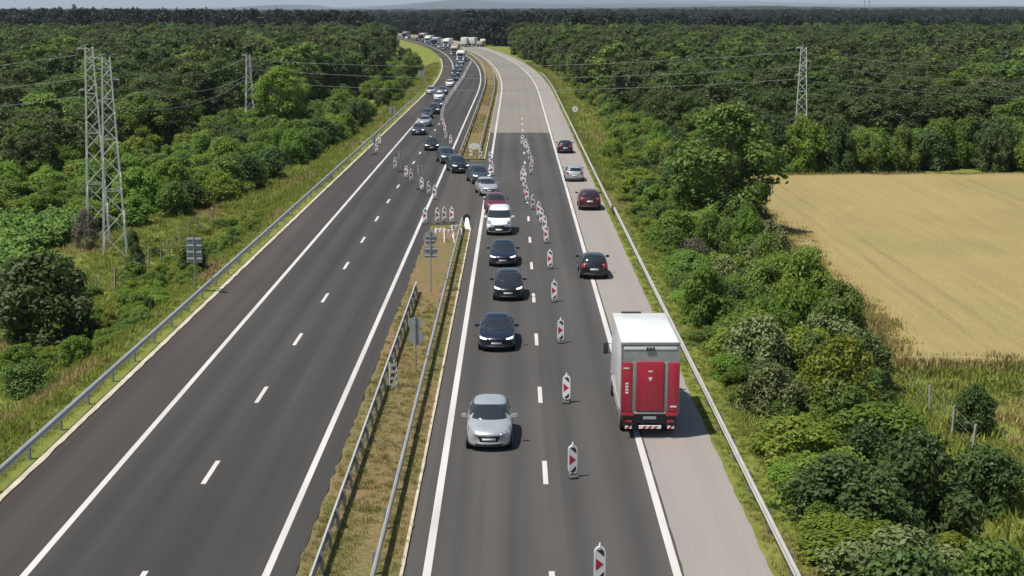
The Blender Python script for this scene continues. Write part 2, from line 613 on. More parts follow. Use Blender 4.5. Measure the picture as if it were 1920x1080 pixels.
W_OUT = [(e3[0] - 0.5, e3[1]), (40, e3[1] - 1.5), (110, e3[1] - 3), (140, 172), (52, 166), (e1[0] - 4, e1[1] + 0.5), (22.6, 140), (22.0, 118), (21.6, 98), (e2[0] + 0.2, e2[1])]
field('wheat_field', W_OUT, LOW + 0.55, M['wheat'], drop=1.2)

# ------------------------------------------------------------------ instancing helper (stuff only)
def instancer(name, pts, scl, rot, idx, coll, label=None):
    n = len(pts)
    me = bpy.data.meshes.new(name)
    me.vertices.add(n)
    me.vertices.foreach_set('co', np.asarray(pts, dtype=np.float32).ravel())
    a = me.attributes.new('scl', 'FLOAT_VECTOR', 'POINT'); a.data.foreach_set('vector', np.asarray(scl, dtype=np.float32).ravel())
    a = me.attributes.new('rot', 'FLOAT_VECTOR', 'POINT')
    rv = np.zeros((n, 3), np.float32); rv[:, 2] = rot
    a.data.foreach_set('vector', rv.ravel())
    a = me.attributes.new('idx', 'INT', 'POINT'); a.data.foreach_set('value', np.asarray(idx, dtype=np.int32))
    o = obj(name, me)
    g = bpy.data.node_groups.new(name, 'GeometryNodeTree')
    g.interface.new_socket('Geometry', in_out='INPUT', socket_type='NodeSocketGeometry')
    g.interface.new_socket('Geometry', in_out='OUTPUT', socket_type='NodeSocketGeometry')
    gi = g.nodes.new('NodeGroupInput'); go = g.nodes.new('NodeGroupOutput')
    ci = g.nodes.new('GeometryNodeCollectionInfo')
    ci.inputs['Collection'].default_value = coll
    ci.inputs['Separate Children'].default_value = True
    ci.inputs['Reset Children'].default_value = True
    ip = g.nodes.new('GeometryNodeInstanceOnPoints')
    ip.inputs['Pick Instance'].default_value = True

    def at(nm, ty):
        q = g.nodes.new('GeometryNodeInputNamedAttribute'); q.data_type = ty; q.inputs[0].default_value = nm
        return q.outputs[0]
    e2r = g.nodes.new('FunctionNodeEulerToRotation')
    g.links.new(gi.outputs[0], ip.inputs['Points'])
    g.links.new(ci.outputs[0], ip.inputs['Instance'])
    g.links.new(at('idx', 'INT'), ip.inputs['Instance Index'])
    g.links.new(at('rot', 'FLOAT_VECTOR'), e2r.inputs[0])
    g.links.new(e2r.outputs[0], ip.inputs['Rotation'])
    g.links.new(at('scl', 'FLOAT_VECTOR'), ip.inputs['Scale'])
    g.links.new(ip.outputs[0], go.inputs[0])
    md = o.modifiers.new('scatter', 'NODES'); md.node_group = g
    return kind(o, 'stuff', label)


def proto_collection(name, items):
    c = bpy.data.collections.new(name)
    for i, (me, mat) in enumerate(items):
        o = bpy.data.objects.new('%s_%02d' % (name, i), me)
        if not me.materials:
            me.materials.append(mat)
        c.objects.link(o)
    return c


# ------------------------------------------------------------------ foliage meshes
def quads_mesh(name, P, tint, mat):
    """P: (n, 4, 3) leaf corners"""
    n = len(P)
    me = bpy.data.meshes.new(name)
    me.vertices.add(n * 4)
    me.vertices.foreach_set('co', P.astype(np.float32).ravel())
    me.loops.add(n * 4)
    me.loops.foreach_set('vertex_index', np.arange(n * 4, dtype=np.int32))
    me.polygons.add(n)
    me.polygons.foreach_set('loop_start', np.arange(0, n * 4, 4, dtype=np.int32))
    a = me.attributes.new('tint', 'FLOAT', 'FACE')
    a.data.foreach_set('value', tint.astype(np.float32))
    me.update(calc_edges=True)
    me.materials.append(mat)
    return me


def unit(v):
    return v / np.maximum(np.linalg.norm(v, axis=-1, keepdims=True), 1e-6)


def crown(name, seed, mat, rx, z0, z1, ncl, nleaf, leaf, shape='round', clump=0.34, droop=0.0):
    r = np.random.default_rng(seed)
    H = z1 - z0
    cen, rad = [], []
    tries = 0
    while len(cen) < ncl and tries < 5000:
        tries += 1
        h = r.random()
        if shape == 'round':
            env = math.sqrt(max(0.02, 1 - (2 * h - 0.85) ** 2 / 1.4))
        elif shape == 'bush':
            env = math.sqrt(max(0.02, 1 - h ** 2)) * (0.85 + 0.15 * h)
        elif shape == 'tall':
            env = min(1.0, 0.45 + 1.5 * h) * math.sqrt(max(0.02, 1 - max(0, (h - 0.3) / 0.72) ** 2))
        else:                       # cone
            env = (1 - h) ** 0.8
        a = r.random() * 2 * math.pi
        q = env * (0.35 + 0.65 * math.sqrt(r.random())) * (1 - clump * 0.45)
        q *= 1 + 0.24 * math.sin(2 * a + seed) + 0.14 * math.sin(5 * a + 2 * seed + 6 * h)
        cen.append((q * rx * math.cos(a), q * rx * math.sin(a), z0 + H * (0.04 + 0.9 * h)))
        rad.append(rx * clump * r.uniform(0.6, 1.15) * (0.7 + 0.3 * env))
    cen = np.array(cen); rad = np.array(rad)
    w = rad ** 2; w = w / w.sum()
    ci = r.choice(len(cen), size=nleaf, p=w)
    d = unit(r.normal(size=(nleaf, 3)) + np.array([0, 0, 0.35]))
    pr = rad[ci] * (0.45 + 0.7 * r.random(nleaf))
    p = cen[ci] + d * pr[:, None] * np.array([1, 1, 0.82])
    p[:, 2] = np.maximum(p[:, 2], z0 + 0.02)
    nrm = unit(d + 0.5 * r.normal(size=(nleaf, 3)) + np.array([-0.1, 0, 0.75]))
    t1 = unit(np.cross(nrm, r.normal(size=(nleaf, 3))))
    t2 = np.cross(nrm, t1)
    ln = (leaf * r.uniform(0.6, 1.4, nleaf))[:, None]
    wd = ln * r.uniform(0.38, 0.6, nleaf)[:, None]
    P = np.stack([p - t1 * ln * 0.5, p + t2 * wd * 0.5 + nrm * ln * 0.08, p + t1 * ln * 0.5 - np.array([0, 0, 1.0]) * ln * droop, p - t2 * wd * 0.5 + nrm * ln * 0.08], axis=1)
    ct = r.random(len(cen))
    tint = np.clip(0.55 * ct[ci] + 0.45 * r.random(nleaf), 0, 1)
    return quads_mesh(name, P, tint, mat), cen, rad


def trunk(name, seed, cen, z0, h, r0, mat, nl=7, bare=0.0):
    rr = random.Random(seed)
    b = MB()
    pts = [Vector((0, 0, -0.3))]
    for i in range(1, 5):
        f = i / 4
        pts.append(Vector((rr.uniform(-1, 1) * 0.05 * h * f, rr.uniform(-1, 1) * 0.05 * h * f, h * 0.82 * f)))
    for i in range(4):
        ra = r0 * (1 - 0.2 * i); rb = r0 * (1 - 0.2 * (i + 1))
        b.tube(pts[i], pts[i + 1], ra, rb, n=7)
    idx = rr.sample(range(len(cen)), min(nl, len(cen)))
    for k in idx:
        c = Vector(cen[k])
        zb = max(z0 * 0.5, min(c.z * 0.65, h * 0.7))
        f = zb / (h * 0.82) * 4
        i = min(3, int(f)); q = pts[i].lerp(pts[i + 1], min(1, f - i))
        mid = q.lerp(c, 0.55) + Vector((0, 0, 0.05 * h))
        b.tube(q, mid, r0 * 0.36, r0 * 0.2, n=5)
        b.tube(mid, c, r0 * 0.2, r0 * 0.06, n=5)
    return b.mesh(name, True)


def make_proto(key, seed, mat, rx, z0, z1, ncl, nleaf, leaf, shape, r0, bark='bark', clump=0.34, nl=7):
    cm, cen, rad = crown(key + '_crown', seed, M[mat], rx, z0, z1, ncl, nleaf, leaf, shape, clump)
    tm = trunk(key + '_trunk', seed, cen, z0, z1, r0, M[bark], nl)
    tm.materials.append(M[bark])
    return cm, tm


# unit-size prototypes: width about 2 (radius 1), height 1 for shrubs; trees radius 1, height 1
SH = {}
for mt in ('bright', 'mid', 'dark', 'yellow', 'pale', 'dry'):
    SH[mt] = []
    for q in range(3 if mt in ('bright', 'mid', 'dark') else 2):
        sd = 100 + 17 * q + hash(mt[0]) % 7 if False else 100 + 17 * q + ord(mt[0])
        # built 4 m wide, 2.6 m high, then scaled
        SH[mt].append(make_proto('shrub_' + mt, sd, 'leaf_' + mt, 2.0, 0.0, 2.6, 54, 8500 if mt != 'dry' else 5000, 0.19 if mt != 'dry' else 0.14, 'bush', 0.07, clump=0.29))
TR = {}
for mt, bark in (('forest', 'bark'), ('mid', 'bark'), ('dark', 'bark'), ('bright', 'palebark')):
    TR[mt] = []
    for q in range(3):
        shp = ('round', 'tall', 'round')[q]
        TR[mt].append(make_proto('tree_' + mt, 300 + 31 * q + ord(mt[0]), 'leaf_' + mt, 3.4, 1.6, 10.0, 70, 8500, 0.34, shp, 0.20, bark, clump=0.29))


def plant(name, proto, x, y, z, r, h, label, cat, group, base_r, base_h, rz=None):
    root = empty(name, (x, y, z), rnd.uniform(0, 6.28) if rz is None else rz)
    c = obj('crown' if cat == 'tree' else 'foliage', proto[0], None, root)
    t = obj('trunk' if cat == 'tree' else 'stem', proto[1], None, root)
    k_ = rnd.uniform(0.85, 1.18)
    sc = (r / base_r * k_, r / base_r / k_, h / base_h)
    root.rotation_euler.x, root.rotation_euler.y = rnd.uniform(-0.1, 0.1), rnd.uniform(-0.1, 0.1)
    c.scale = sc; t.scale = sc
    tag(root, label, cat, group)
    return root


def shrub(x, y, r, h, mt, label, group=None, z=None):
    z = terrain_z(x - C(y), y) - 0.05 if z is None else z
    return plant('shrub', rnd.choice(SH[mt]), x, y, z, r, h, label, 'shrub', group, 2.0, 2.6)


def tree(x, y, r, h, mt, label, group=None, q=None, z=None):
    z = terrain_z(x - C(y), y) - 0.05 if z is None else z
    pr = TR[mt][q] if q is not None else rnd.choice(TR[mt])
    return plant('tree', pr, x, y, z, r, h, label, 'tree', group, 3.4, 10.0)


# ------------------------------------------------------------------ guardrails
def wbeam(name, u, y0, y1, face, mat, parent, h=0.75):
    """face +1: rail face towards +x"""
    prof = [(0.0, 0.0), (0.03, 0.012), (0.075, 0.05), (0.075, 0.10), (0.02, 0.135), (0.02, 0.175), (0.075, 0.21), (0.075, 0.26), (0.03, 0.298), (0.0, 0.31)]
    back = [(x - 0.012, z) for x, z in reversed(prof)]
    loop = prof + back
    n = len(loop)
    yy = ysteps(y0, y1)
    vs, fs = [], []
    for y in yy:
        c = C(y)
        for x, z in loop:
            vs.append((u + c + face * (x + 0.08), y, h - 0.31 + z))
    for j in range(len(yy) - 1):
        for i in range(n):
            a = j * n + i; b = j * n + (i + 1) % n
            fs.append((a, b, b + n, a + n))
    fs += [tuple(range(n)), tuple(range((len(yy) - 1) * n, len(yy) * n))]
    b = MB(); b.add(vs, fs)
    return b.build('rail', mat, parent)


pb = MB()
pb.box(-0.05, 0.05, -0.06, -0.05, -0.4, 0.74).box(-0.05, 0.05, 0.05, 0.06, -0.4, 0.74).box(-0.05, -0.04, -0.05, 0.05, -0.4, 0.74)
post_me = pb.mesh('rail_post'); post_me.materials.append(M['zinc_dark'])
sb = MB(); sb.box(0.05, 0.09, -0.1, 0.1, 0.46, 0.72)
spacer_me = sb.mesh('rail_spacer'); spacer_me.materials.append(M['zinc_dark'])


def guardrail(u, y0, y1, face, label, step=4.0, mat='zinc', h=0.75, group='guardrails'):
    root = empty('guardrail', (u + C(y0), y0, 0))
    root['label'] = label
    tag(root, label, 'guardrail', group)
    rl = wbeam('rail', u, y0, y1, face, M[mat], None, h)
    rl.parent = root
    rl.location = (-(u + C(y0)), -y0, 0)
    y = y0 + 0.6
    while y < y1 - 0.3:
        p = obj('post', post_me, None, root, (u + C(y) - (u + C(y0)), y - y0, h - 0.75), (0, 0, 0 if face > 0 else math.pi))
        if y < 130:
            obj('spacer', spacer_me, None, p)
        y += step * (1.0 if y < 160 else 2.0)
    return root


guardrail(-18.45, 14, 290, 1, 'galvanised guardrail along the left shoulder above the grassy bank')
guardrail(-5.78, 14, 88, -1, 'median guardrail facing the empty left carriageway in the foreground', 2.0, 'zinc_old')
guardrail(-4.22, 14, GAP0 - 1, 1, 'median guardrail facing the oncoming queue in the foreground', 4.0, 'zinc_old')
guardrail(-6.15, GAP1 + 4, 560, -1, 'median guardrail facing left beyond the crossover', 4.0, 'zinc_old')
guardrail(-4.25, GAP1 + 4, 560, 1, 'median guardrail facing right beyond the crossover', 4.0, 'zinc_old')
guardrail(8.32, 14, 122, -1, 'guardrail along the right shoulder beside the thicket in the foreground', 4.0, 'zinc_old')
guardrail(8.15, 123, 390, -1, 'guardrail along the right shoulder curving into the distance', 4.0, 'zinc_old')

# ------------------------------------------------------------------ cars
CARS = {
    # s, zt, wt, zb, wb, zs, w, z0
    'hatch': dict(L=4.05, W=0.875, H=1.48, wb=(0.19, 0.80), wr=0.31, T=[
        (0.0, .66, .42, .62, .68, .54, .76, .30), (.022, .76, .50, .72, .80, .60, .90, .20), (.075, .87, .55, .82, .86, .68, .99, .17),
        (.18, .97, .58, .92, .90, .76, 1.02, .17), (.265, 1.04, .62, .99, .92, .82, 1.02, .17), (.30, 1.08, .64, 1.01, .92, .84, 1.02, .17),
        (.475, 1.47, .64, 1.03, .95, .86, 1.02, .17), (.62, 1.52, .68, 1.04, .96, .86, 1.02, .17), (.83, 1.49, .64, 1.07, .94, .86, 1.02, .17),
        (.90, 1.40, .60, 1.07, .91, .86, 1.0, .18), (.965, 1.04, .60, .98, .88, .82, .97, .22), (.99, .84, .56, .80, .82, .64, .93, .26), (1.0, .72, .42, .68, .70, .56, .84, .32)],
        ws=(1.0, 1.43), rw=(1.06, 1.38), head=(.66, .80), grille=(.40, .63), plate=.50, tail=(.74, 1.0), rplate=.66,
        side=[(.30, 1.05), (.47, 1.38), (.83, 1.36), (.90, 1.10)]),
    'sedan': dict(L=4.55, W=0.90, H=1.46, wb=(0.20, 0.80), wr=0.32, T=[
        (0.0, .62, .42, .58, .70, .50, .78, .28), (.02, .73, .50, .69, .82, .58, .92, .19), (.07, .84, .55, .79, .88, .66, 1.0, .17),
        (.17, .93, .58, .88, .91, .74, 1.02, .17), (.265, 1.00, .62, .95, .92, .80, 1.02, .17), (.295, 1.04, .64, .97, .92, .82, 1.02, .17),
        (.45, 1.43, .62, 1.00, .94, .84, 1.02, .17), (.58, 1.50, .66, 1.01, .95, .84, 1.02, .17), (.70, 1.46, .62, 1.02, .94, .84, 1.02, .17),
        (.835, 1.14, .64, 1.03, .92, .84, 1.0, .18), (.87, 1.09, .62, 1.03, .90, .84, 1.0, .18), (.975, 1.04, .60, .98, .88, .80, .97, .22), (.99, .88, .56, .84, .82, .64, .93, .26), (1.0, .74, .42, .70, .70, .56, .84, .32)],
        ws=(.93, 1.38), rw=(1.10, 1.38), head=(.62, .73), grille=(.40, .58), plate=.46, tail=(.78, .92), rplate=.64,
        side=[(.30, 1.02), (.45, 1.36), (.70, 1.34), (.82, 1.10)]),
    'suv': dict(L=4.45, W=0.92, H=1.66, wb=(0.19, 0.80), wr=0.35, T=[
        (0.0, .78, .44, .74, .72, .60, .80, .34), (.02, .90, .52, .86, .84, .68, .93, .25), (.07, 1.00, .57, .95, .89, .76, 1.01, .22),
        (.17, 1.08, .60, 1.03, .92, .84, 1.03, .22), (.255, 1.14, .64, 1.09, .93, .90, 1.03, .22), (.285, 1.19, .66, 1.11, .93, .92, 1.03, .22),
        (.44, 1.64, .66, 1.13, .95, .94, 1.03, .22), (.62, 1.70, .70, 1.14, .96, .94, 1.03, .22), (.84, 1.67, .66, 1.17, .95, .94, 1.03, .22),
        (.91, 1.56, .62, 1.17, .92, .94, 1.01, .23), (.965, 1.14, .62, 1.08, .90, .90, .99, .27), (.99, .94, .58, .90, .86, .72, .95, .30), (1.0, .80, .44, .76, .72, .62, .86, .36)],
        ws=(1.08, 1.56), rw=(1.16, 1.52), head=(.76, .90), grille=(.52, .76), plate=.56, tail=(.84, 1.10), rplate=.80,
        side=[(.29, 1.16), (.44, 1.54), (.84, 1.52), (.91, 1.2)]),
    'estate': dict(L=4.7, W=0.90, H=1.50, wb=(0.19, 0.79), wr=0.32, T=[
        (0.0, .64, .42, .60, .70, .52, .78, .28), (.02, .75, .50, .71, .82, .60, .92, .19), (.07, .86, .55, .81, .88, .68, 1.0, .17),
        (.17, .95, .58, .90, .91, .76, 1.02, .17), (.255, 1.02, .62, .97, .92, .82, 1.02, .17), (.285, 1.06, .64, .99, .92, .84, 1.02, .17),
        (.43, 1.46, .64, 1.02, .94, .86, 1.02, .17), (.62, 1.53, .68, 1.03, .95, .86, 1.02, .17), (.86, 1.49, .64, 1.06, .94, .86, 1.02, .17),
        (.92, 1.38, .60, 1.06, .91, .86, 1.0, .18), (.97, 1.02, .60, .96, .88, .82, .97, .22), (.99, .84, .56, .80, .82, .64, .93, .26), (1.0, .72, .42, .68, .70, .56, .84, .32)],
        ws=(.95, 1.39), rw=(1.06, 1.36), head=(.64, .75), grille=(.42, .60), plate=.48, tail=(.76, 1.0), rplate=.64,
        side=[(.29, 1.04), (.43, 1.38), (.86, 1.36), (.92, 1.10)]),
    'van': dict(L=4.6, W=0.93, H=1.88, wb=(0.18, 0.80), wr=0.33, T=[
        (0.0, .80, .46, .76, .76, .62, .84, .34), (.02, .96, .54, .92, .87, .70, .95, .24), (.06, 1.10, .60, 1.04, .92, .80, 1.02, .22),
        (.14, 1.19, .64, 1.13, .94, .88, 1.03, .22), (.185, 1.24, .68, 1.17, .94, .92, 1.03, .22), (.21, 1.30, .70, 1.19, .94, .94, 1.03, .22),
        (.36, 1.86, .74, 1.22, .96, .96, 1.03, .22), (.50, 1.93, .80, 1.24, .98, .96, 1.03, .22), (.75, 1.93, .82, 1.24, .98, .96, 1.03, .22),
        (.965, 1.90, .80, 1.24, .98, .96, 1.02, .22), (.985, 1.82, .76, 1.2, .95, .94, 1.0, .25), (.995, 1.2, .66, 1.1, .9, .8, .96, .30), (1.0, 1.0, .5, .9, .78, .7, .86, .36)],
        ws=(1.22, 1.76), rw=(1.25, 1.70), head=(.86, 1.04), grille=(.70, .80), plate=.46, tail=(.8, 1.25), rplate=.8,
        side=[(.22, 1.26), (.35, 1.74), (.48, 1.74), (.48, 1.26)]),
}
CAR_ME = {}


def loft_body(kindn):
    D = CARS[kindn]
    T, Lh, Wd = D['T'], D['L'], D['W']
    rings = []
    for s, zt, wt, zb, wb, zs, w, z0 in T:
        if zt - zb > 0.2:
            wt = min(wt + 0.07, 0.86)
        dr = 0.05 if zt - zb > 0.2 else 0.015
        half = [(0, zt), (.5 * wt, zt - dr * 0.15), (wt, zt - dr), (wb, zb), (w, zs), (w * 1.0, (zs + z0) * .5), (w * .94, z0), (.45 * w, z0)]
        rings.append((s, half, z0))
    vs, fs = [], []
    for s, half, z0 in rings:
        k = np.interp(s, [0, .08, .27, .47, .8, .95, 1.0], [.30, .24, .17, .09, -.04, -.12, -.16])
        pts = [(x, z) for x, z in half] + [(0, z0)] + [(-x, z) for x, z in reversed(half[1:])]
        for x, z in pts:
            vs.append((x * Wd, -Lh / 2 + s * Lh + k * x * x, z))
    n = len(vs) // len(rings)
    for j in range(len(rings) - 1):
        for i in range(n):
            a = j * n + i; b = j * n + (i + 1) % n
            fs.append((a, b, b + n, a + n))
    fs.append(tuple(range(n)))
    fs.append(tuple(range(len(vs) - n, len(vs))))
    b = MB(); b.add(vs, fs)
    me = b.mesh('car_body', True)
    o = bpy.data.objects.new('tmp', me); COL.objects.link(o)
    md = o.modifiers.new('s', 'SUBSURF'); md.levels = 2; md.render_levels = 2
    dg = bpy.context.evaluated_depsgraph_get()
    out = bpy.data.meshes.new_from_object(o.evaluated_get(dg))
    bpy.data.objects.remove(o)
    out.name = 'car_body_' + kindn
    out.polygons.foreach_set('use_smooth', [True] * len(out.polygons))
    return out


def decal(bvh, axis, sign, top, bot, rows=4, off=0.008):
    """patch of skin pressed on the body. top/bot: polylines of (a, z); axis 'y': a is x, seen along y; axis 'x': a is y, seen along x"""
    n = len(top)
    P = []
    for r_ in range(rows + 1):
        f = r_ / rows
        for (a0, z0), (a1, z1) in zip(top, bot):
            a, z = a0 + (a1 - a0) * f, z0 + (z1 - z0) * f
            if axis == 'y':
                o_, d = Vector((a, sign * 6, z)), Vector((0, -sign, 0))
            else:
                o_, d = Vector((sign * 4, a, z)), Vector((-sign, 0, 0))
            h, nrm, _, _ = bvh.ray_cast(o_, d)
            if h is None:
                h = P[-1][0] if P else Vector((a, 0, z)); nrm = -d
                h = Vector(h) if h is not None else Vector((a, 0, z))
            if nrm.dot(d) > 0:
                nrm = -nrm
            P.append((h + nrm * off, h - nrm * 0.02))
    m = len(P)
    vs = [p for p, _ in P] + [q for _, q in P]
    fs = []
    for r_ in range(rows):
        for i in range(n - 1):
            a = r_ * n + i
            fs.append((a, a + 1, a + n + 1, a + n))
    ring = list(range(n)) + [r_ * n + n - 1 for r_ in range(1, rows + 1)] + [rows * n + i for i in range(n - 2, -1, -1)] + [r_ * n for r_ in range(rows - 1, 0, -1)]
    for i in range(len(ring)):
        a, b = ring[i], ring[(i + 1) % len(ring)]
        fs.append((a, a + m, b + m, b))
    b = MB(); b.add(vs, fs)
    return b.mesh('patch', True)


def lin(x0, x1, n):
    return [x0 + (x1 - x0) * i / (n - 1) for i in range(n)]


def car_meshes(kindn, style=0):
    key = (kindn, style)
    if key in CAR_ME:
        return CAR_ME[key]
    D = CARS[kindn]
    Lh, Wd, H = D['L'], D['W'], D['H']
    body = CAR_ME.get(('body', kindn))
    if body is None:
        body = loft_body(kindn); CAR_ME[('body', kindn)] = body
    bm = bmesh.new(); bm.from_mesh(body); bvh = BVHTree.FromBMesh(bm)
    out = []

    def add(name, me, mat):
        if not me.materials:
            me.materials.append(M[mat] if isinstance(mat, str) else mat)
        out.append((name, me))
    # windscreen and rear window
    z0, z1 = D['ws']
    top = [(x * Wd, z1 - 0.02 - 0.02 * (abs(x) / .60) ** 2) for x in lin(-.60, .60, 17)]
    bot = [(x * Wd, z0 + 0.03) for x in lin(-.78, .78, 17)]
    add('windscreen', decal(bvh, 'y', -1, top, bot, 12, .014), 'glass')
    z0, z1 = D['rw']
    top = [(x * Wd, z1 - 0.03 * (abs(x) / .56) ** 2) for x in lin(-.62, .62, 17)]
    bot = [(x * Wd, z0) for x in lin(-.76, .76, 17)]
    add('rear_window', decal(bvh, 'y', 1, top, bot, 10, .014), 'glass')
    # side windows, front and rear on each side
    (a0, b0), (a1, b1), (a2, b2), (a3, b3) = D['side']
    A = lambda s: -Lh / 2 + s * Lh
    zb_ = max(b0, b3)
    for sg in (-1, 1):
        mid = (a1 + a2) / 2 + 0.01 if kindn != 'van' else None
        rngs = [(a0 + .10, mid - .008), (mid + .008, a3 - .01)] if mid else [(a0 + .03, a3)]
        for s0, s1 in rngs:
            tp, bt = [], []
            for s in lin(s0, s1, 14):
                zt = np.interp(s, [a0, a1, a2, a3], [b0 + .02, b1, b2, b3 + .02]) if kindn != 'van' else np.interp(s, [a0, a1, a2], [b0 + .02, b1, b2])
                tp.append((A(s), max(zt, b0 + .03))); bt.append((A(s), np.interp(s, [a0, a3], [b0, b3]) - .01))
            add('side_window', decal(bvh, 'x', sg, tp, bt, 9, .014), 'glass')
    # lamps
    h0, h1 = D['head']
    for sg in (-1, 1):
        if style == 0:      # almond lamps pointing up and back
            tp = [(sg * Wd * x, h1 - .10 + (x - .45) * .34) for x in lin(.50, .93, 5)]
            bt = [(sg * Wd * x, h0 - .02 + (x - .45) * .08) for x in lin(.46, .93, 5)]
        elif style == 1:    # thin slanted lamps
            tp = [(sg * Wd * x, h1 - .04 + (x - .5) * .14) for x in lin(.52, .92, 5)]
            bt = [(sg * Wd * x, h1 - .10 + (x - .5) * .06) for x in lin(.56, .92, 5)]
        else:               # tall van lamps
            tp = [(sg * Wd * x, h1 + (x - .6) * .3) for x in lin(.62, .95, 5)]
            bt = [(sg * Wd * x, h0 + (x - .6) * .05) for x in lin(.60, .95, 5)]
        add('headlight', decal(bvh, 'y', -1, tp, bt, 3), 'lamp_off' if style in (0, 2) else 'lamp')
        t0, t1 = D['tail']
        tp = [(sg * Wd * x, t1) for x in lin(.58, .90, 4)]
        bt = [(sg * Wd * x, t0) for x in lin(.64, .92, 4)]
        add('taillight', decal(bvh, 'y', 1, tp, bt, 3), 'tail')
    g0, g1 = D['grille']
    if kindn == 'van':
        add('grille', decal(bvh, 'y', -1, [(x * Wd, g1) for x in lin(-.42, .42, 7)], [(x * Wd, g0) for x in lin(-.34, .34, 7)], 2), 'black')
        add('bumper', decal(bvh, 'y', -1, [(x * Wd, .68) for x in lin(-.93, .93, 11)], [(x * Wd, .26) for x in lin(-.90, .90, 11)], 4, 0.02), 'black')
    else:
        add('grille', decal(bvh, 'y', -1, [(x * Wd, g1) for x in lin(-.50, .50, 7)], [(x * Wd, g0) for x in lin(-.38, .38, 7)], 3), 'black')
        add('air_intake', decal(bvh, 'y', -1, [(x * Wd, .335) for x in lin(-.64, .64, 7)], [(x * Wd, .255) for x in lin(-.56, .56, 7)], 2), 'black')
    add('number_plate', decal(bvh, 'y', -1, [(-.26, D['plate'] + .055), (0, D['plate'] + .055), (.26, D['plate'] + .055)],
                              [(-.26, D['plate'] - .055), (0, D['plate'] - .055), (.26, D['plate'] - .055)], 2, .03), 'plate')
    add('rear_plate', decal(bvh, 'y', 1, [(-.26, D['rplate'] + .055), (0, D['rplate'] + .055), (.26, D['rplate'] + .055)],
                            [(-.26, D['rplate'] - .055), (0, D['rplate'] - .055), (.26, D['rplate'] - .055)], 2, .03), 'plate')
    add('rear_bumper', decal(bvh, 'y', 1, [(x * Wd, .40) for x in lin(-.84, .84, 9)], [(x * Wd, .30) for x in lin(-.80, .80, 9)], 2, .012), 'black')
    # mirrors
    for sg in (-1, 1):
        b = MB()
        s = a0 + .055
        zz = b0 + .03
        b.add([(sg * x, A(s) + y, zz + z) for x, y, z in ((Wd * .96, -.02, -.02), (Wd * .96, .06, -.02), (Wd * .96, .06, .03), (Wd * .96, -.02, .03),
                                                            (Wd * 1.02 + .03, -.07, -.04), (Wd * 1.02 + .03, .07, -.04), (Wd * 1.02 + .03, .07, .10), (Wd * 1.02 + .03, -.06, .10),
                                                            (Wd * 1.02 + .20, -.05, -.03), (Wd * 1.02 + .20, .09, -.03), (Wd * 1.02 + .20, .09, .08), (Wd * 1.02 + .20, -.04, .08))],
              [(0, 1, 5, 4), (1, 2, 6, 5), (2, 3, 7, 6), (3, 0, 4, 7), (4, 5, 9, 8), (5, 6, 10, 9), (6, 7, 11, 10), (7, 4, 8, 11), (8, 9, 10, 11)])
        out.append(('mirror', b.mesh('mirror', False)))
    # wheels
    rw = D['wr']
    for s in D['wb']:
        for sg in (-1, 1):
            cx = sg * (Wd * 1.0 - .085)
            b = MB(); b.disc((cx, A(s), rw), (1, 0, 0), rw, .22, 22)
            add('wheel', b.mesh('wheel', False), 'rubber')
            b = MB(); b.disc((sg * (Wd * 1.0 + .027), A(s), rw), (1, 0, 0), rw * .66, .012, 16)
            out.append(('RIM', b.mesh('rim'))); out[-1][1].materials.append(M['rim'])
            b = MB()
            for i in range(9):
                t0, t1 = math.pi * i / 9, math.pi * (i + 1) / 9
            arc = [(A(s) + (rw + .055) * math.cos(t), rw + (rw + .055) * math.sin(t)) for t in lin(-.25, math.pi + .25, 13)]
            add('wheel_arch', decal(bvh, 'x', sg, arc, [(A(s), rw)] * 13, 2, .012), 'black')
    bm.free()
    CAR_ME[key] = out
    return out


PAINTED = {}


def painted(me, mat):
    k = (me.name, mat.name)
    if k not in PAINTED:
        c = me.copy(); c.materials.clear(); c.materials.append(mat); PAINTED[k] = c
    return PAINTED[k]


def car(kindn, style, col, x, y, heading, label, cat='car', group=None, name=None, scale=1.0, full=True, lit=None):
    """heading 0: facing the camera side (-Y); degrees, counter-clockwise"""
    root = empty(name or {'hatch': 'hatchback_car', 'sedan': 'sedan_car', 'suv': 'sport_utility_car', 'estate': 'estate_car', 'van': 'delivery_van'}[kindn], (x, y, 0.004), math.radians(heading))
    root.scale = (scale,) * 3
    parts = car_meshes(kindn, style)
    body = CAR_ME[('body', kindn)]
    pm = M['paint_' + col]
    obj('body', painted(body, pm), None, root)
    lastw = None
    for nm, me in parts:
        if nm == 'mirror':
            obj(nm, painted(me, pm), None, root)
        elif nm == 'RIM':
            obj('rim', me, None, lastw)
        elif nm == 'headlight' and lit:
            obj(nm, painted(me, M['lamp']), None, root)
        else:
            if not full and nm in ('air_intake', 'rear_bumper', 'wheel_arch'):
                continue
            o = obj(nm, me, None, root)
            if nm == 'wheel':
                lastw = o
    tag(root, label, cat, group)
    return root


def at_front(px, py, kindn, sc=1.0):
    """centre of a car whose front bumper stands over this pixel of the road"""
    x, y = G(px, py)
    return x, y + CARS[kindn]['L'] * sc / 2 - 0.25


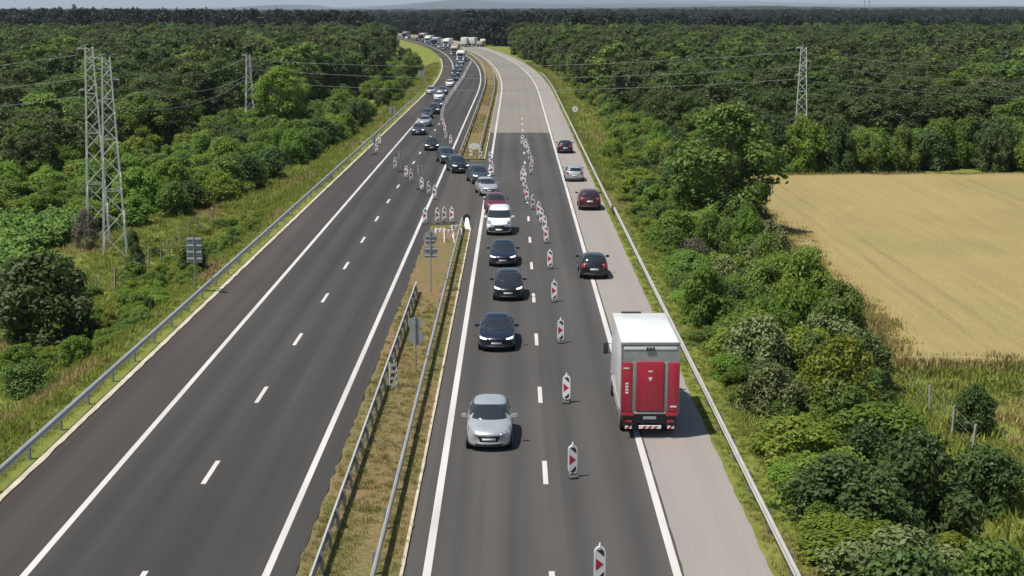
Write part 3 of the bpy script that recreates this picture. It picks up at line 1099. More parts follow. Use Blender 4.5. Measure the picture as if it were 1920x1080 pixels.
QG = 'cars in the oncoming queue'
NEAR = [
    # px, py(front foot), kind, style, colour, heading, label, lit
    (917, 846, 'hatch', 0, 'silver', 0, 'silver hatchback leading the oncoming queue, nearest car to the camera', None),
    (931, 660, 'sedan', 1, 'navy', 0, 'dark navy saloon with lit headlights, second car behind the silver hatchback', 1),
    (953, 565, 'hatch', 1, 'black', 0, 'black hatchback driving between the two navy cars in the oncoming lane', 1),
    (943, 501, 'sedan', 1, 'navy', 0, 'navy saloon right in front of the white van', 1),
    (936, 442, 'van', 2, 'white', 0, 'white panel van with black bumper in the oncoming lane', None),
    (929, 401, 'hatch', 0, 'wine', 5, 'wine red car half hidden behind the white van', None),
    (912, 368, 'hatch', 0, 'silver', 10, 'silver car just past the median crossover, behind the wine red car', None),
    (896, 346, 'suv', 1, 'slate', 13, 'dark grey car in the middle of the median crossover', None),
    (857, 326, 'suv', 1, 'black', 13, 'black sport utility car with bright headlights entering the median crossover', 1),
    (836, 308, 'suv', 1, 'slate', 13, 'dark car tucked behind the black sport utility car at the crossover', None),
    (808, 283, 'sedan', 1, 'black', 4, 'black saloon on the left carriageway about to reach the crossover', 1),
    (784, 254, 'hatch', 1, 'slate', 0, 'dark car with lit headlights beside the left edge line', 1),
    (795, 238, 'hatch', 0, 'silver', -2, 'pale silver car behind the dark car by the left edge line', None),
]
for px, py, kd, st, col, hd, lb, lit in NEAR:
    x, y = at_front(px, py, kd)
    car(kd, st, col, x, y, hd, lb, 'van' if kd == 'van' else 'car', QG, lit=lit)

# outgoing cars on the right shoulder lane, seen from behind
OUT = [(1114, 524, 'hatch', 'black', 'black hatchback driving away next to the right edge line, ahead of the truck'),
       (1106, 395, 'suv', 'maroon', 'dark maroon car driving away on the right shoulder'),
       (1077, 341, 'estate', 'silver', 'silver estate car driving away on the right shoulder'),
       (1060, 288, 'hatch', 'black', 'farthest black car driving away on the right shoulder')]
for px, py, kd, col, lb in OUT:
    x, y = G(px, py)
    car(kd, 1, col, x, y + CARS[kd]['L'] / 2 - 0.2, 180, lb, 'car', 'cars driving away on the right shoulder')

# ------------------------------------------------------------------ trucks
wheel_b = MB(); wheel_b.disc((0, 0, 0), (1, 0, 0), 0.48, 0.28, 22)
tw_me = wheel_b.mesh('wheel'); tw_me.materials.append(M['rubber'])
rim_b = MB(); rim_b.disc((0, 0, 0), (1, 0, 0), 0.28, 0.30, 14)
tr_me = rim_b.mesh('rim'); tr_me.materials.append(M['rim'])


def truck_wheel(parent, x, y):
    w = obj('wheel', tw_me, None, parent, (x, y, 0.48))
    obj('rim', tr_me, None, w)


def box_truck():
    """local: rear face at y = 0, nose towards +y"""
    x0, y0 = G(1211, 822)
    root = empty('box_truck', (5.35, y0, 0.004))
    tag(root, 'white box truck with a red tail lift driving away on the right shoulder', 'truck')
    hw, zb, zt, Ln = 1.13, 1.02, 3.88, 5.9
    bx = MB(); bx.box(-hw, hw, 0.02, Ln, zb, zt)
    body = bx.build('cargo_box', M['white_gloss'], root, bevel=0.03)
    fr = MB()
    for sg in (-1, 1):
        fr.box(sg * hw - 0.035, sg * hw + 0.035, -0.03, 0.06, zb, zt - 0.05)
    fr.box(-hw - 0.035, hw + 0.035, -0.035, 0.055, zt - 0.09, zt + 0.025)
    fr.build('rear_frame', M['zinc_dark'], body, bevel=0.01)
    tr = MB(); tr.box(-hw - 0.02, hw + 0.02, 0.07, Ln + 0.01, zb - 0.02, zb + 0.10)
    tr.build('lower_trim', M['zinc_old'], body)
    sh = MB(); sh.box(-hw + 0.05, hw - 0.05, -0.012, 0.03, 3.1, zt - 0.10)
    sh.build('roller_shutter', M['signback'], root)
    hd = MB(); hd.box(-hw + 0.08, hw - 0.08, -0.03, 0.0, zt - 0.27, zt - 0.15)
    hd.build('header_strip', M['white_dull'], root, bevel=0.008)
    for i, x in enumerate((-0.12, 0.0, 0.12)):
        k = MB(); k.box(x - 0.04, x + 0.04, -0.07, -0.03, zt - 0.30, zt - 0.16)
        k.build('marker_lamp', M['black'], root, bevel=0.01)
    for nm, a, b in (('lift_panel', -hw + 0.01, -0.71), ('lift_panel', 0.73, hw - 0.01)):
        p_ = MB(); p_.box(a, b, -0.10, -0.014, 1.12, 3.1)
        p_.build(nm, M['red_lift'], root, bevel=0.015)
    p_ = MB(); p_.box(-0.53, 0.53, -0.12, -0.014, 1.16, 3.14)
    mid = p_.build('lift_platform', M['red_lift'], root, bevel=0.015)
    for x in (-0.62, 0.63):
        g_ = MB(); g_.box(x - 0.085, x + 0.085, -0.085, -0.014, 1.10, 3.12)
        g_.build('lift_guide', M['guide_grey'], root, bevel=0.012)
    # white marks on the lift
    mk = MB(); mk.prism([(-0.09, 2.52), (0.09, 2.52), (0.0, 2.36)], -0.126, -0.118); mk.build('arrow_mark', M['white_sign'], mid)
    mk = MB(); mk.box(-0.09, 0.09, -0.126, -0.118, 2.74, 2.79); mk.build('mark', M['white_sign'], mid)
    mk = MB(); mk.box(-1.06, -0.84, -0.106, -0.098, 2.86, 2.91); mk.build('mark', M['white_sign'], root)
    for i, z in enumerate((2.26, 2.14, 2.02, 1.90)):
        mk = MB(); mk.box(-0.98, -0.86, -0.106, -0.098, z - 0.035, z + 0.035); mk.build('mark', M['white_sign'], root)
    mk = MB(); mk.box(0.80, 1.05, -0.106, -0.098, 1.30, 1.36); mk.build('mark', M['white_sign'], root)
    sill = MB(); sill.box(-0.62, 0.62, -0.10, 0.02, 1.02, 1.11)
    sill.build('lift_sill', M['zinc_old'], root, bevel=0.01)
    ub = MB(); ub.box(-1.0, 1.0, 0.05, Ln, 0.62, 1.0)
    ub.build('chassis', M['black'], root)
    for sg in (-1, 1):
        a = MB(); a.box(sg * 0.86 - 0.24, sg * 0.86 + 0.24, -0.10, 0.05, 0.93, 1.09)
        a.build('lift_arm_housing', M['red_lift'], root, bevel=0.02)
        a = MB(); a.box(sg * 0.86 - 0.2, sg * 0.86 + 0.2, -0.02, 0.04, 0.52, 0.9)
        a.build('mudflap', M['black'], root)
        t_ = MB(); t_.box(sg * 0.84 - 0.14, sg * 0.84 + 0.14, -0.06, -0.02, 0.66, 0.78)
        t_.build('taillight', M['tail'], root, bevel=0.01)
        c_ = MB()
        c_.prism([(sg * 0.84 - 0.13, 0.42), (sg * 0.84 + 0.13, 0.42), (sg * 0.84 + 0.13, 0.53), (sg * 0.84 - 0.13, 0.53)], -0.09, -0.06)
        bp_ = c_.build('bumper_end', M['white_sign'], root)
        d_ = MB(); d_.prism([(sg * 0.84 - 0.10, 0.42), (sg * 0.84 + 0.0, 0.42), (sg * 0.84 + 0.10, 0.53), (sg * 0.84, 0.53)], -0.096, -0.058)
        d_.build('red_stripe', M['red_sign'], bp_)
    bb = MB(); bb.box(-0.42, 0.46, -0.08, -0.02, 0.42, 0.54)
    bar = bb.build('rear_bumper', M['white_sign'], root)
    for x in (-0.30, -0.08, 0.14):
        d_ = MB(); d_.prism([(x, 0.422), (x + 0.10, 0.422), (x + 0.20, 0.538), (x + 0.10, 0.538)], -0.086, -0.018)
        d_.build('red_stripe', M['red_sign'], bar)
    pl = MB(); pl.box(-0.26, 0.26, -0.05, -0.03, 0.80, 0.92)
    pl.build('number_plate', M['plate'], root)
    ck = MB()
    ck.add([(-1.06, Ln + 0.10, 0.55), (1.06, Ln + 0.10, 0.55), (1.06, Ln + 1.95, 0.55), (-1.06, Ln + 1.95, 0.55),
            (-1.05, Ln + 0.10, 2.75), (1.05, Ln + 0.10, 2.75), (1.02, Ln + 1.55, 2.75), (-1.02, Ln + 1.55, 2.75)],
           [(3, 2, 1, 0), (4, 5, 6, 7), (0, 1, 5, 4), (1, 2, 6, 5), (2, 3, 7, 6), (3, 0, 4, 7)])
    cab = ck.build('cab', M['white_gloss'], root, bevel=0.05)
    wsb = MB(); wsb.add([(-1.0, Ln + 1.92, 1.55), (1.0, Ln + 1.92, 1.55), (0.95, Ln + 1.66, 2.5), (-0.95, Ln + 1.66, 2.5)], [(0, 1, 2, 3)])
    wsb.build('windscreen', M['glass'], cab)
    rf = MB(); rf.add([(-1.0, Ln + 0.2, 2.74), (1.0, Ln + 0.2, 2.74), (1.0, Ln + 1.2, 2.76), (-1.0, Ln + 1.2, 2.76), (-1.0, Ln + 0.2, 3.45), (1.0, Ln + 0.2, 3.45)],
                      [(0, 1, 5, 4), (3, 4, 5, 2), (0, 4, 3), (1, 2, 5), (0, 3, 2, 1)])
    rf.build('roof_deflector', M['white_gloss'], cab)
    vt = MB(); vt.box(-0.75, 0.10, Ln - 0.10, Ln + 0.05, zt + 0.006, zt + 0.06); vt.build('roof_vent', M['black'], root, bevel=0.01)
    for sg in (-1, 1):
        mi = MB(); mi.box(sg * 1.30 - 0.11, sg * 1.30 + 0.11, Ln + 1.35, Ln + 1.50, 1.75, 2.25)
        m_ = mi.build('mirror', M['black'], cab, bevel=0.03)
        ar = MB(); ar.tube((sg * 1.08, Ln + 1.42, 2.2), (sg * 1.22, Ln + 1.42, 2.2), 0.02); ar.tube((sg * 1.08, Ln + 1.42, 1.8), (sg * 1.22, Ln + 1.42, 1.8), 0.02)
        ar.build('mirror_arm', M['black'], cab)
        sg_ = MB(); sg_.box(sg * 1.08 - 0.02, sg * 1.08 + 0.02, 1.9, Ln - 0.6, 0.55, 0.98); sg_.build('side_guard', M['zinc_old'], root)
        truck_wheel(root, sg * 0.95, 1.35); truck_wheel(root, sg * 0.95, Ln + 1.0)
    # grey-blue lettering strokes on the left side of the box
    rr = random.Random(3)
    yy = 0.75
    while yy < 5.3:
        hgt = rr.uniform(0.28, 0.42)
        q = MB()
        zc_ = 2.75
        q.box(-hw - 0.004, -hw + 0.001, yy, yy + 0.07, zc_ - hgt, zc_ + hgt)
        if rr.random() < 0.7:
            q.box(-hw - 0.004, -hw + 0.001, yy + 0.07, yy + 0.26, zc_ + hgt - 0.09, zc_ + hgt)
        if rr.random() < 0.6:
            q.box(-hw - 0.004, -hw + 0.001, yy + 0.20, yy + 0.27, zc_ - hgt, zc_ + hgt - 0.09)
        q.build('side_letter', M['letter'], body)
        yy += 0.46
    return root


M['foot'] = plain('beacon_foot', (0.075, 0.073, 0.07), 0.8)
M['guide_grey'] = plain('lift_guide_grey', (0.27, 0.235, 0.225), 0.5)
M['letter'] = plain('grey_blue_lettering', (0.42, 0.47, 0.52), 0.5)
box_truck()


def lorry(x, y, heading, cab_col, box_mat, label, length=9.0, tall=3.9, name='lorry', group=None):
    """local: nose towards -y, front at y = 0"""
    root = empty(name, (x, y, 0.004), math.radians(heading))
    b = MB()
    b.add([(-1.2, 0, .5), (1.2, 0, .5), (1.2, 2.2, .5), (-1.2, 2.2, .5), (-1.15, .15, 3.0), (1.15, .15, 3.0), (1.15, 2.2, 3.4), (-1.15, 2.2, 3.4)],
          [(3, 2, 1, 0), (4, 5, 6, 7), (0, 1, 5, 4), (1, 2, 6, 5), (2, 3, 7, 6), (3, 0, 4, 7)])
    cab = b.build('cab', M[cab_col], root, bevel=0.06)
    g = MB(); g.box(-1.0, 1.0, -0.02, 0.16, 1.75, 2.6); g.build('windscreen', M['glass'], cab, bevel=0.02)
    g = MB(); g.box(-.8, .8, -0.03, 0.1, .75, 1.35); g.build('grille', M['black'], cab, bevel=0.02)
    for sg in (-1, 1):
        g = MB(); g.box(sg * .95 - .16, sg * .95 + .16, -.035, .1, .62, .85); g.build('headlight', M['lamp'], cab, bevel=0.02)
        g = MB(); g.box(sg * 1.4 - .09, sg * 1.4 + .09, .3, .45, 1.8, 2.5); g.build('mirror', M['black'], cab)
    b = MB(); b.box(-1.26, 1.26, 2.5, 2.5 + length, 1.1, tall); b.build('trailer', M[box_mat], root, bevel=0.04)
    b = MB(); b.box(-.9, .9, 1.8, 2.3 + length, .6, 1.08); b.build('chassis', M['black'], root)
    for sg in (-1, 1):
        for yy in (1.3, 2.0 + length * .72, 2.0 + length * .86):
            truck_wheel(root, sg * 1.05, yy)
    tag(root, label, 'truck', group)
    return root


# far queue on the left carriageway: (px, py of the front foot, kind, colour)
def road_heading(y):
    return -math.degrees(math.atan(-slope_at(y))) * -1


FARQ = [
    (812, 215, 'suv', 1, 'black', 'black car with lit headlights left of the dense beacon row'),
    (799, 223, 'hatch', 0, 'slate', 'small dark car hugging the left edge line behind the pale silver car'),
    (820, 203, 'hatch', 1, 'slate', 'dark car directly behind the black car left of the beacon row'),
    (822, 188, 'hatch', 0, 'white', 'white hatchback in the left queue where the road starts to bend'),
    (807, 177, 'estate', 0, 'silver', 'silver estate on the left shoulder beside the white hatchback'),
    (829, 177, 'sedan', 1, 'grey', 'grey saloon behind the white hatchback at the start of the bend'),
    (843, 163, 'hatch', 0, 'white', 'small white car in the bend behind the grey saloon'),
    (850, 152, 'sedan', 1, 'slate', 'dark saloon in the bend behind the small white car'),
    (853, 143, 'suv', 1, 'navy', 'navy sport utility car in the bend'),
    (858, 135, 'sedan', 1, 'black', 'black saloon in the bend, third behind the small white car'),
    (861, 127, 'estate', 1, 'slate', 'dark estate car in the bend, two ahead of the white lorry'),
    (864, 121, 'hatch', 0, 'silver', 'silver car right ahead of the white lorry in the bend'),
]
for px, py, kd, st, col, lb in FARQ:
    x, y = at_front(px, py, kd)
    car(kd, st, col, x, y, -math.degrees(math.atan(slope_at(y))) * -1, lb, 'car', QG, full=False)

UL = -9.3
x, y = G(863, 115)
lorry(x, y, math.degrees(math.atan(slope_at(y))) * 1, 'paint_white', 'white_gloss', 'white box lorry in the bend of the left queue', 6.0, 3.4)
x, y = G(851, 104)
lorry(x, y, math.degrees(math.atan(slope_at(y))), 'paint_beige', 'beige_sheet' if 'beige_sheet' in M else 'paint_beige', 'beige lorry behind the white box lorry in the bend', 8.0, 3.9)
far_cars = [(600, -9.4, 'white'), (618, -12.9, 'grey'), (632, -9.2, 'slate'), (650, -12.8, 'silver'), (700, -9.2, 'white'), (716, -12.9, 'blue'),
            (738, -9.2, 'silver'), (756, -12.8, 'slate'), (778, -9.3, 'white'), (800, -12.6, 'wine'), (826, -9.3, 'grey'), (850, -12.8, 'white')]
for i, (y, u, col) in enumerate(far_cars):
    car('hatch' if i % 3 else 'suv', 0, col, u + C(y), y, math.degrees(math.atan(slope_at(y))), col.replace('slate', 'dark grey').replace('wine', 'red') + ' car at the far end of the queue, ' + ORD[i] + ' past the beige lorry',
        'car', QG, full=False)
for i, (y, u, c1, c2, Ln) in enumerate([(664, -9.3, 'paint_white', 'white_dull', 11), (690, -12.7, 'paint_blue', 'white_gloss', 9), (735, -12.7, 'paint_white', 'white_dull', 10), (810, -9.3, 'paint_wine', 'white_gloss', 11), (868, -12.6, 'paint_grey', 'paint_beige', 9)]):
    lorry(u + C(y), y, math.degrees(math.atan(slope_at(y))), c1, c2, 'lorry among the far cars of the left queue, ' + ORD[i] + ' past the beige lorry', Ln, 3.8)
for px, py, ml, lb, hh in ((875, 88, 'white_dull', 'left one of the two white lorries far up the right carriageway', 4.1), (890, 87.5, 'white_dull', 'right one of the two white lorries far up the right carriageway', 3.9), (905, 88.5, 'paint_beige', 'brown lorry beside the two white lorries far up the right carriageway', 2.6)):
    x, y = G(px, py)
    lorry(x, y + 14, 180 + math.degrees(math.atan(slope_at(y))), 'paint_white', ml, lb, 10.0, hh)

# ------------------------------------------------------------------ guide beacons
def rounded(w, z0, z1, n=6):
    pts = []
    r_ = w / 2
    for i in range(n + 1):
        t = math.pi * i / n
        pts.append((r_ * math.cos(t), z1 - r_ + r_ * math.sin(t)))
    for i in range(n + 1):
        t = math.pi + math.pi * i / n
        pts.append((r_ * math.cos(t), z0 + r_ + r_ * math.sin(t)))
    return pts


def beacon_proto():
    root = empty('guide_beacon')
    b = MB(); b.box(-0.17, 0.17, -0.26, 0.26, 0.0, 0.09)
    foot = b.build('foot', M['foot'], root, bevel=0.03)
    b = MB(); b.prism(rounded(0.34, 0.13, 1.22), -0.03, 0.03)
    pan = b.build('panel', M['white_sign'], root)
    b = MB(); b.tube((0, 0, 0.08), (0, 0, 0.2), 0.04, n=8); b.build('stem', M['black'], root)
    b = MB(); b.tube((0, 0, 1.2), (0, 0, 1.33), 0.045, 0.02, n=8); b.build('handle', M['white_sign'], root)
    for sg in (1, -1):
        m1 = [(-0.11, 1.12), (0.06, 1.14), (0.125, 1.06), (0.125, 0.90)]
        m2 = [(-0.125, 0.86), (0.115, 0.67), (-0.125, 0.48)]
        m3 = [(0.125, 0.44), (0.125, 0.28), (0.05, 0.2), (-0.10, 0.22)]
        for poly, mt in ((m1, 'dark_sign'), (m2, 'red_sign'), (m3, 'dark_sign')):
            b = MB(); b.prism([(x * 1.0, z) for x, z in poly], 0.03 if sg > 0 else -0.034, 0.034 if sg > 0 else -0.03)
            b.build('stripe', M[mt], pan)
    return root


BP = beacon_proto()
first_b = [True]


def beacon(x, y, label, group, rz=0.0):
    o = BP if first_b[0] else copy_tree(BP)
    first_b[0] = False
    o.location = (x, y, 0.004)
    o.rotation_euler = (0, 0, math.radians(rz))
    tag(o, label, 'guide beacon', group)


RB = [(1124, 1098), (1073.5, 895), (1062, 755), (1051, 643), (1039, 566), (1031, 504), (1024, 456), (1021, 436), (1015, 420), (1010, 407), (999, 393), (988, 378), (985, 366), (983, 352), (979, 342), (982, 334), (996, 327), (997, 315), (993, 302), (990, 290), (986, 280), (979, 272)]
for i, (px, py) in enumerate(RB):
    x, y = G(px, py)
    lb = 'guide beacon right of the oncoming cars, ' + (ORD[i] + (' to the camera' if i == 0 else ' from the camera') if i < 20 else 'farthest of its row')
    if i == 20:
        lb = 'guide beacon right of the oncoming cars, last but one of its row'
    beacon(x, y, lb, 'guide beacons right of the oncoming cars', rnd.uniform(-12, 12))
for i, (px, py) in enumerate([(797, 420), (820, 419), (833, 418), (847, 418)]):
    x, y = G(px, py)
    beacon(x, y, ['leftmost', 'second from left', 'third from left', 'rightmost'][i] + ' of the four guide beacons across the near crossover end', 'guide beacons at the near end of the median', rnd.uniform(-10, 10))
for i, (px, py) in enumerate([(815, 374), (804, 366), (791, 358), (771, 341), (762, 334), (741, 318), (712, 272), (706, 287)]):
    x, y = G(px, py)
    beacon(x, y, 'guide beacon in the slanting row across the left carriageway, ' + (ORD[i] if i else 'nearest') + ' from the crossover', 'guide beacons closing the left carriageway', rnd.uniform(-10, 20))
for i, (px, py) in enumerate([(845, 272), (836, 262), (834, 248), (831, 236)]):
    x, y = G(px, py)
    beacon(x, y, 'guide beacon in the short row beyond the crossover, ' + ORD[i] + ' from the crossover', 'guide beacons beyond the crossover', rnd.uniform(-10, 10))
for i, (px, py) in enumerate([(921, 318), (919, 306), (923, 330), (901, 299), (883, 297)]):
    x, y = G(px, py)
    beacon(x, y, ['middle', 'farthest', 'nearest', 'right-hand', 'left-hand'][i] + (' of three guide beacons on the edge line by the crossover' if i < 3 else ' of two guide beacons before the far median nose'), 'guide beacons at the far end of the crossover', rnd.uniform(-10, 10))
p0, p1 = G(828, 228), G(880, 120)
nb = 44
for i in range(nb):
    f = i / (nb - 1)
    y = p0[1] + (p1[1] - p0[1]) * f
    xs = np.interp(y, [G(a, b)[1] for a, b in ((828, 228), (832, 206), (845, 184), (857, 166), (868, 150), (874, 137), (882, 122))], [G(a, b)[0] for a, b in ((828, 228), (832, 206), (845, 184), (857, 166), (868, 150), (874, 137), (882, 122))])
    beacon(float(xs), y, (ORD[i] + ' from its near end, ' if 0 < i < 20 else 'nearest, ' if i == 0 else 'in the far half, ') + 'guide beacon of the dense far row beside the queue', 'dense far row of guide beacons', rnd.uniform(-15, 15))

# ------------------------------------------------------------------ signs and roadworks furniture
def sign_post(name, x, y, z, h, label, r=0.035, mat='zinc_dark'):
    root = empty(name, (x, y, z))
    b = MB(); b.tube((0, 0, -0.3), (0, 0, h), r, n=8); b.build('post', M[mat], root)
    tag(root, label, 'sign')
    return root


def board(root, poly, y, t, mat, name='panel'):
    b = MB(); b.prism(poly, y, y + t)
    return b.build(name, M[mat], root)


def rect(x0, x1, z0, z1):
    return [(x0, z0), (x1, z0), (x1, z1), (x0, z1)]


def circ(cx, cz, r_, n=20):
    return [(cx + r_ * math.cos(2 * math.pi * i / n), cz + r_ * math.sin(2 * math.pi * i / n)) for i in range(n)]


s = sign_post('road_sign', -19.25, 88.5, -0.1, 3.45, 'grey back of a four-panel road sign on a post beyond the left guardrail', 0.045)
for i in range(4):
    p_ = board(s, rect(-0.46, 0.46, 1.86 + i * 0.40, 2.22 + i * 0.40), 0.05, 0.03, 'signback')
    b = MB(); b.box(-0.44, 0.44, -0.01, 0.05, 2.09 + i * 0.40, 2.13 + i * 0.40); b.build('stiffener', M['zinc'], p_)
x, y = G(808, 550)
s = sign_post('road_sign', x, y, 0.05, 3.75, 'pair of grey sign backs on a tall post in the median near the crossover')
p_ = board(s, circ(-0.02, 3.3, 0.42), 0.04, 0.025, 'signback')
b = MB(); b.box(-0.3, 0.3, -0.005, 0.04, 3.38, 3.42).box(-0.3, 0.3, -0.005, 0.04, 3.12, 3.16); b.build('stiffener', M['zinc'], p_)
p_ = board(s, rect(-0.42, 0.40, 2.12, 2.82), 0.04, 0.025, 'signback')
b = MB(); b.box(-0.36, 0.5, -0.005, 0.04, 2.62, 2.66).box(-0.36, 0.5, -0.005, 0.04, 2.22, 2.26); b.build('stiffener', M['zinc'], p_)
s = sign_post('road_sign', -4.62, 68.0, 0.05, 2.75, 'two round grey sign backs, one above the other, on a median post')
board(s, circ(-0.02, 2.32, 0.32), 0.04, 0.025, 'signback'); board(s, circ(0.03, 1.66, 0.36), 0.04, 0.025, 'signback')
M['rack_grey'] = plain('rack_grey', (0.13, 0.135, 0.135), 0.8)
# stacked plates leaning at the left median rail
s = empty('sign_stand', (-5.42, 64.6, 0.06), math.radians(4)); s.scale = (0.72, 0.72, 0.72); tag(s, 'low rack of grey plates standing behind the left median guardrail', 'sign rack')
for sg in (-1, 1):
    b = MB(); b.tube((sg * 0.22, 0.1, -0.05), (sg * 0.22, 1.2, 1.5), 0.03); b.build('leg', M['zinc_dark'], s)
for i in range(4):
    b = MB(); b.box(-0.22, 0.22, -0.02, 0.01, -0.10, 0.10); b.build('plate', M['rack_grey'], s, (0, 0.26 + 0.26 * i, 0.28 + 0.36 * i), (math.radians(-36), 0, 0))
x, y = G(735, 226)
s = sign_post('road_sign', x, y, -0.1, 2.3, 'small rectangular sign back beside the left guardrail near the bend', 0.04); board(s, rect(-0.42, 0.42, 1.2, 2.3), 0.04, 0.03, 'signback')
x, y = G(793, 187)
s = sign_post('road_sign', x - 4, y + 60, -0.2, 3.2, 'tall grey sign back left of the queue at the bend', 0.04); board(s, rect(-0.7, 0.7, 1.9, 3.2), 0.04, 0.03, 'signback')
x, y = 9.1, 226
s = sign_post('road_sign', x, y, -0.05, 2.25, 'round white sign on a post beyond the right guardrail', 0.035)
p_ = board(s, circ(0, 1.95, 0.42), -0.06, 0.025, 'white_sign'); board(p_, circ(0, 1.95, 0.14), -0.066, 0.004, 'zinc_old', 'symbol')
s = sign_post('road_sign', 10.1, 38.6, -0.35, 2.05, 'tip of a grey triangular sign back at the bottom edge beside the right guardrail')
board(s, [(-0.45, 1.35), (0.45, 1.35), (0.0, 2.13)], 0.04, 0.025, 'signback')
# post pair on the left carriageway closing row
for i, (px, py, hh) in enumerate([(751, 322, 2.2), (787, 355, 2.3), (701, 290, 2.2)]):
    x, y = G(px, py)
    s = sign_post('temporary_sign', x, y, 0.01, hh, ['thin grey temporary sign stand second from the crossover in the slanting beacon row', 'grey temporary sign stand nearest the crossover in the slanting beacon row', 'grey temporary sign stand by the left guardrail beyond the slanting row'][i], 0.03)
    s.children[0].name = 'post'
    b = MB(); b.box(-0.3, 0.3, -0.25, 0.25, -0.006, 0.1); b.build('foot', M['black'], s, bevel=0.02)
    board(s, rect(-0.24, 0.24, hh - 0.85, hh), 0.035, 0.02, 'signback')
# oval board on the median nose beyond the crossover
x, y = G(889, 285)
s = empty('direction_board', (x, y, 0.06)); tag(s, 'pale oval keep-clear board on the far median nose', 'sign board')
b = MB(); b.prism([(0.68 * math.cos(t), 0.62 + 0.36 * math.sin(t)) for t in lin(0, 2 * math.pi * 23 / 24, 24)], -0.03, 0.03); pn = b.build('panel', M['white_sign'], s)
b = MB(); b.prism([(0.45 * math.cos(t), 0.62 + 0.2 * math.sin(t)) for t in lin(0, 2 * math.pi * 23 / 24, 24)], -0.036, -0.03); b.build('pale_centre', M['white_dull'], pn)
for sg in (-1, 1):
    b = MB(); b.tube((sg * 0.35, 0.02, -0.1), (sg * 0.35, 0.02, 0.4), 0.03); b.build('leg', M['zinc_dark'], s)
# trestle barriers at the near end of the crossover
for i, (px, py) in enumerate([(826, 452), (842, 455), (856, 446)]):
    x, y = G(px, py)
    s = empty('trestle_barrier', (x, y, 0.05), math.radians((-8, 6, 15)[i])); tag(s, ['left', 'middle', 'right'][i] + ' white trestle barrier at the near end of the median crossover', 'barrier', 'trestle barriers at the median crossover')
    b = MB(); b.box(-0.42, 0.42, -0.03, 0.03, 0.62, 0.92); t_ = b.build('board', M['white_sign'], s, bevel=0.01)
    for xx in (-0.3, 0.0, 0.26):
        b = MB(); b.prism([(xx, 0.625), (xx + 0.1, 0.625), (xx + 0.18, 0.915), (xx + 0.08, 0.915)], -0.035, 0.035); b.build('stripe', M['orange'], t_)
    for sg in (-1, 1):
        for f in (-1, 1):
            b = MB(); b.tube((sg * 0.34, 0, 0.75), (sg * 0.36, f * 0.4, -0.05), 0.035, n=6); b.build('leg', M['white_sign'], s)
x, y = G(877, 431)
s = empty('rail_terminal', (x - 0.1, y, 0.0)); tag(s, 'white and black wedge-shaped end cap of the right median guardrail', 'guardrail end')
b = MB(); b.add([(-.22, 0, 0), (.3, 0, 0), (.3, 1.5, 0), (-.22, 1.5, 0), (-.1, 1.4, .75), (.1, 1.4, .75)], [(3, 2, 1, 0), (0, 1, 5, 4), (1, 2, 5), (2, 3, 4, 5), (3, 0, 4)])
b.build('wedge', M['white_dull'], s)
b = MB(); b.disc((-0.02, 1.5, 0.72), (0, 1, 0), 0.3, 0.08, 16); b.build('cap', M['black'], s)
# debris on the left shoulder
x, y = G(415, 548)
s = empty('scrap_piece', (x, y, 0.004), math.radians(-25)); tag(s, 'dark scrap of tyre lying on the left shoulder by the kerb', 'debris')
b = MB()
for i in range(5):
    b.box(-0.45 + i * 0.17, -0.29 + i * 0.17, -0.07, 0.07, 0.0, 0.05 + 0.05 * math.sin(i * 0.8))
b.build('tread', M['rubber'], s, bevel=0.012)
# delineator posts on the right verge of the median
for i, (px, py, d) in enumerate([(834, 716, 0)]):
    pass

# ------------------------------------------------------------------ pylons and cables
def pylon(x, y, z, h, wb_, wt_, label, rz=0.0, arms=True):
    root = empty('pylon', (x, y, z), math.radians(rz))
    tag(root, label, 'pylon', 'lattice pylons')

    def hw(t):
        return (wb_ + (wt_ - wb_) * t) / 2
    cor = [(-1, -1), (1, -1), (1, 1), (-1, 1)]
    for cx, cy in cor:
        b = MB(); b.tube((cx * hw(0), cy * hw(0), -0.3), (cx * hw(1), cy * hw(1), h), 0.075, 0.06, n=4); b.build('leg', M['pylon'], root)
    zs, t = [0.0], 0.0
    while t < 0.985:
        t = min(1.0, t + 2.0 * hw(t) * 1.05 / h); zs.append(t)
    for fc in range(4):
        c0, c1 = cor[fc], cor[(fc + 1) % 4]
        b = MB()
        for j in range(len(zs) - 1):
            a, c = zs[j], zs[j + 1]
            A_, B_ = (c0, c1) if j % 2 else (c1, c0)
            b.tube((A_[0] * hw(a), A_[1] * hw(a), a * h), (B_[0] * hw(c), B_[1] * hw(c), c * h), 0.042, n=4)
            if j % 3 == 0:
                b.tube((c0[0] * hw(a), c0[1] * hw(a), a * h + 0.05), (c1[0] * hw(a), c1[1] * hw(a), a * h + 0.05), 0.036, n=4)
        b.build('lattice', M['pylon'], root)
    tops = []
    for i, (zz, sx) in enumerate(((h - 0.1, -1), (h - 1.7, 1), (h - 3.3, -1))):
        b = MB(); b.tube((0, 0, zz), (sx * 0.9, 0, zz), 0.05, n=4); b.tube((0, 0, zz + 0.35), (sx * 0.9, 0, zz), 0.035, n=4)
        ar = b.build('crossarm', M['pylon'], root)
        b = MB()
        for k in range(4):
            b.disc((sx * 0.88, 0, zz - 0.1 - 0.1 * k), (0, 0, 1), 0.07, 0.04, 8)
        b.build('insulator', M['zinc_dark'], ar)
        m_ = Matrix.Rotation(math.radians(rz), 3, 'Z')
        tops.append(Vector((x, y, z)) + m_ @ Vector((sx * 0.88, 0, zz - 0.5)))
    return tops


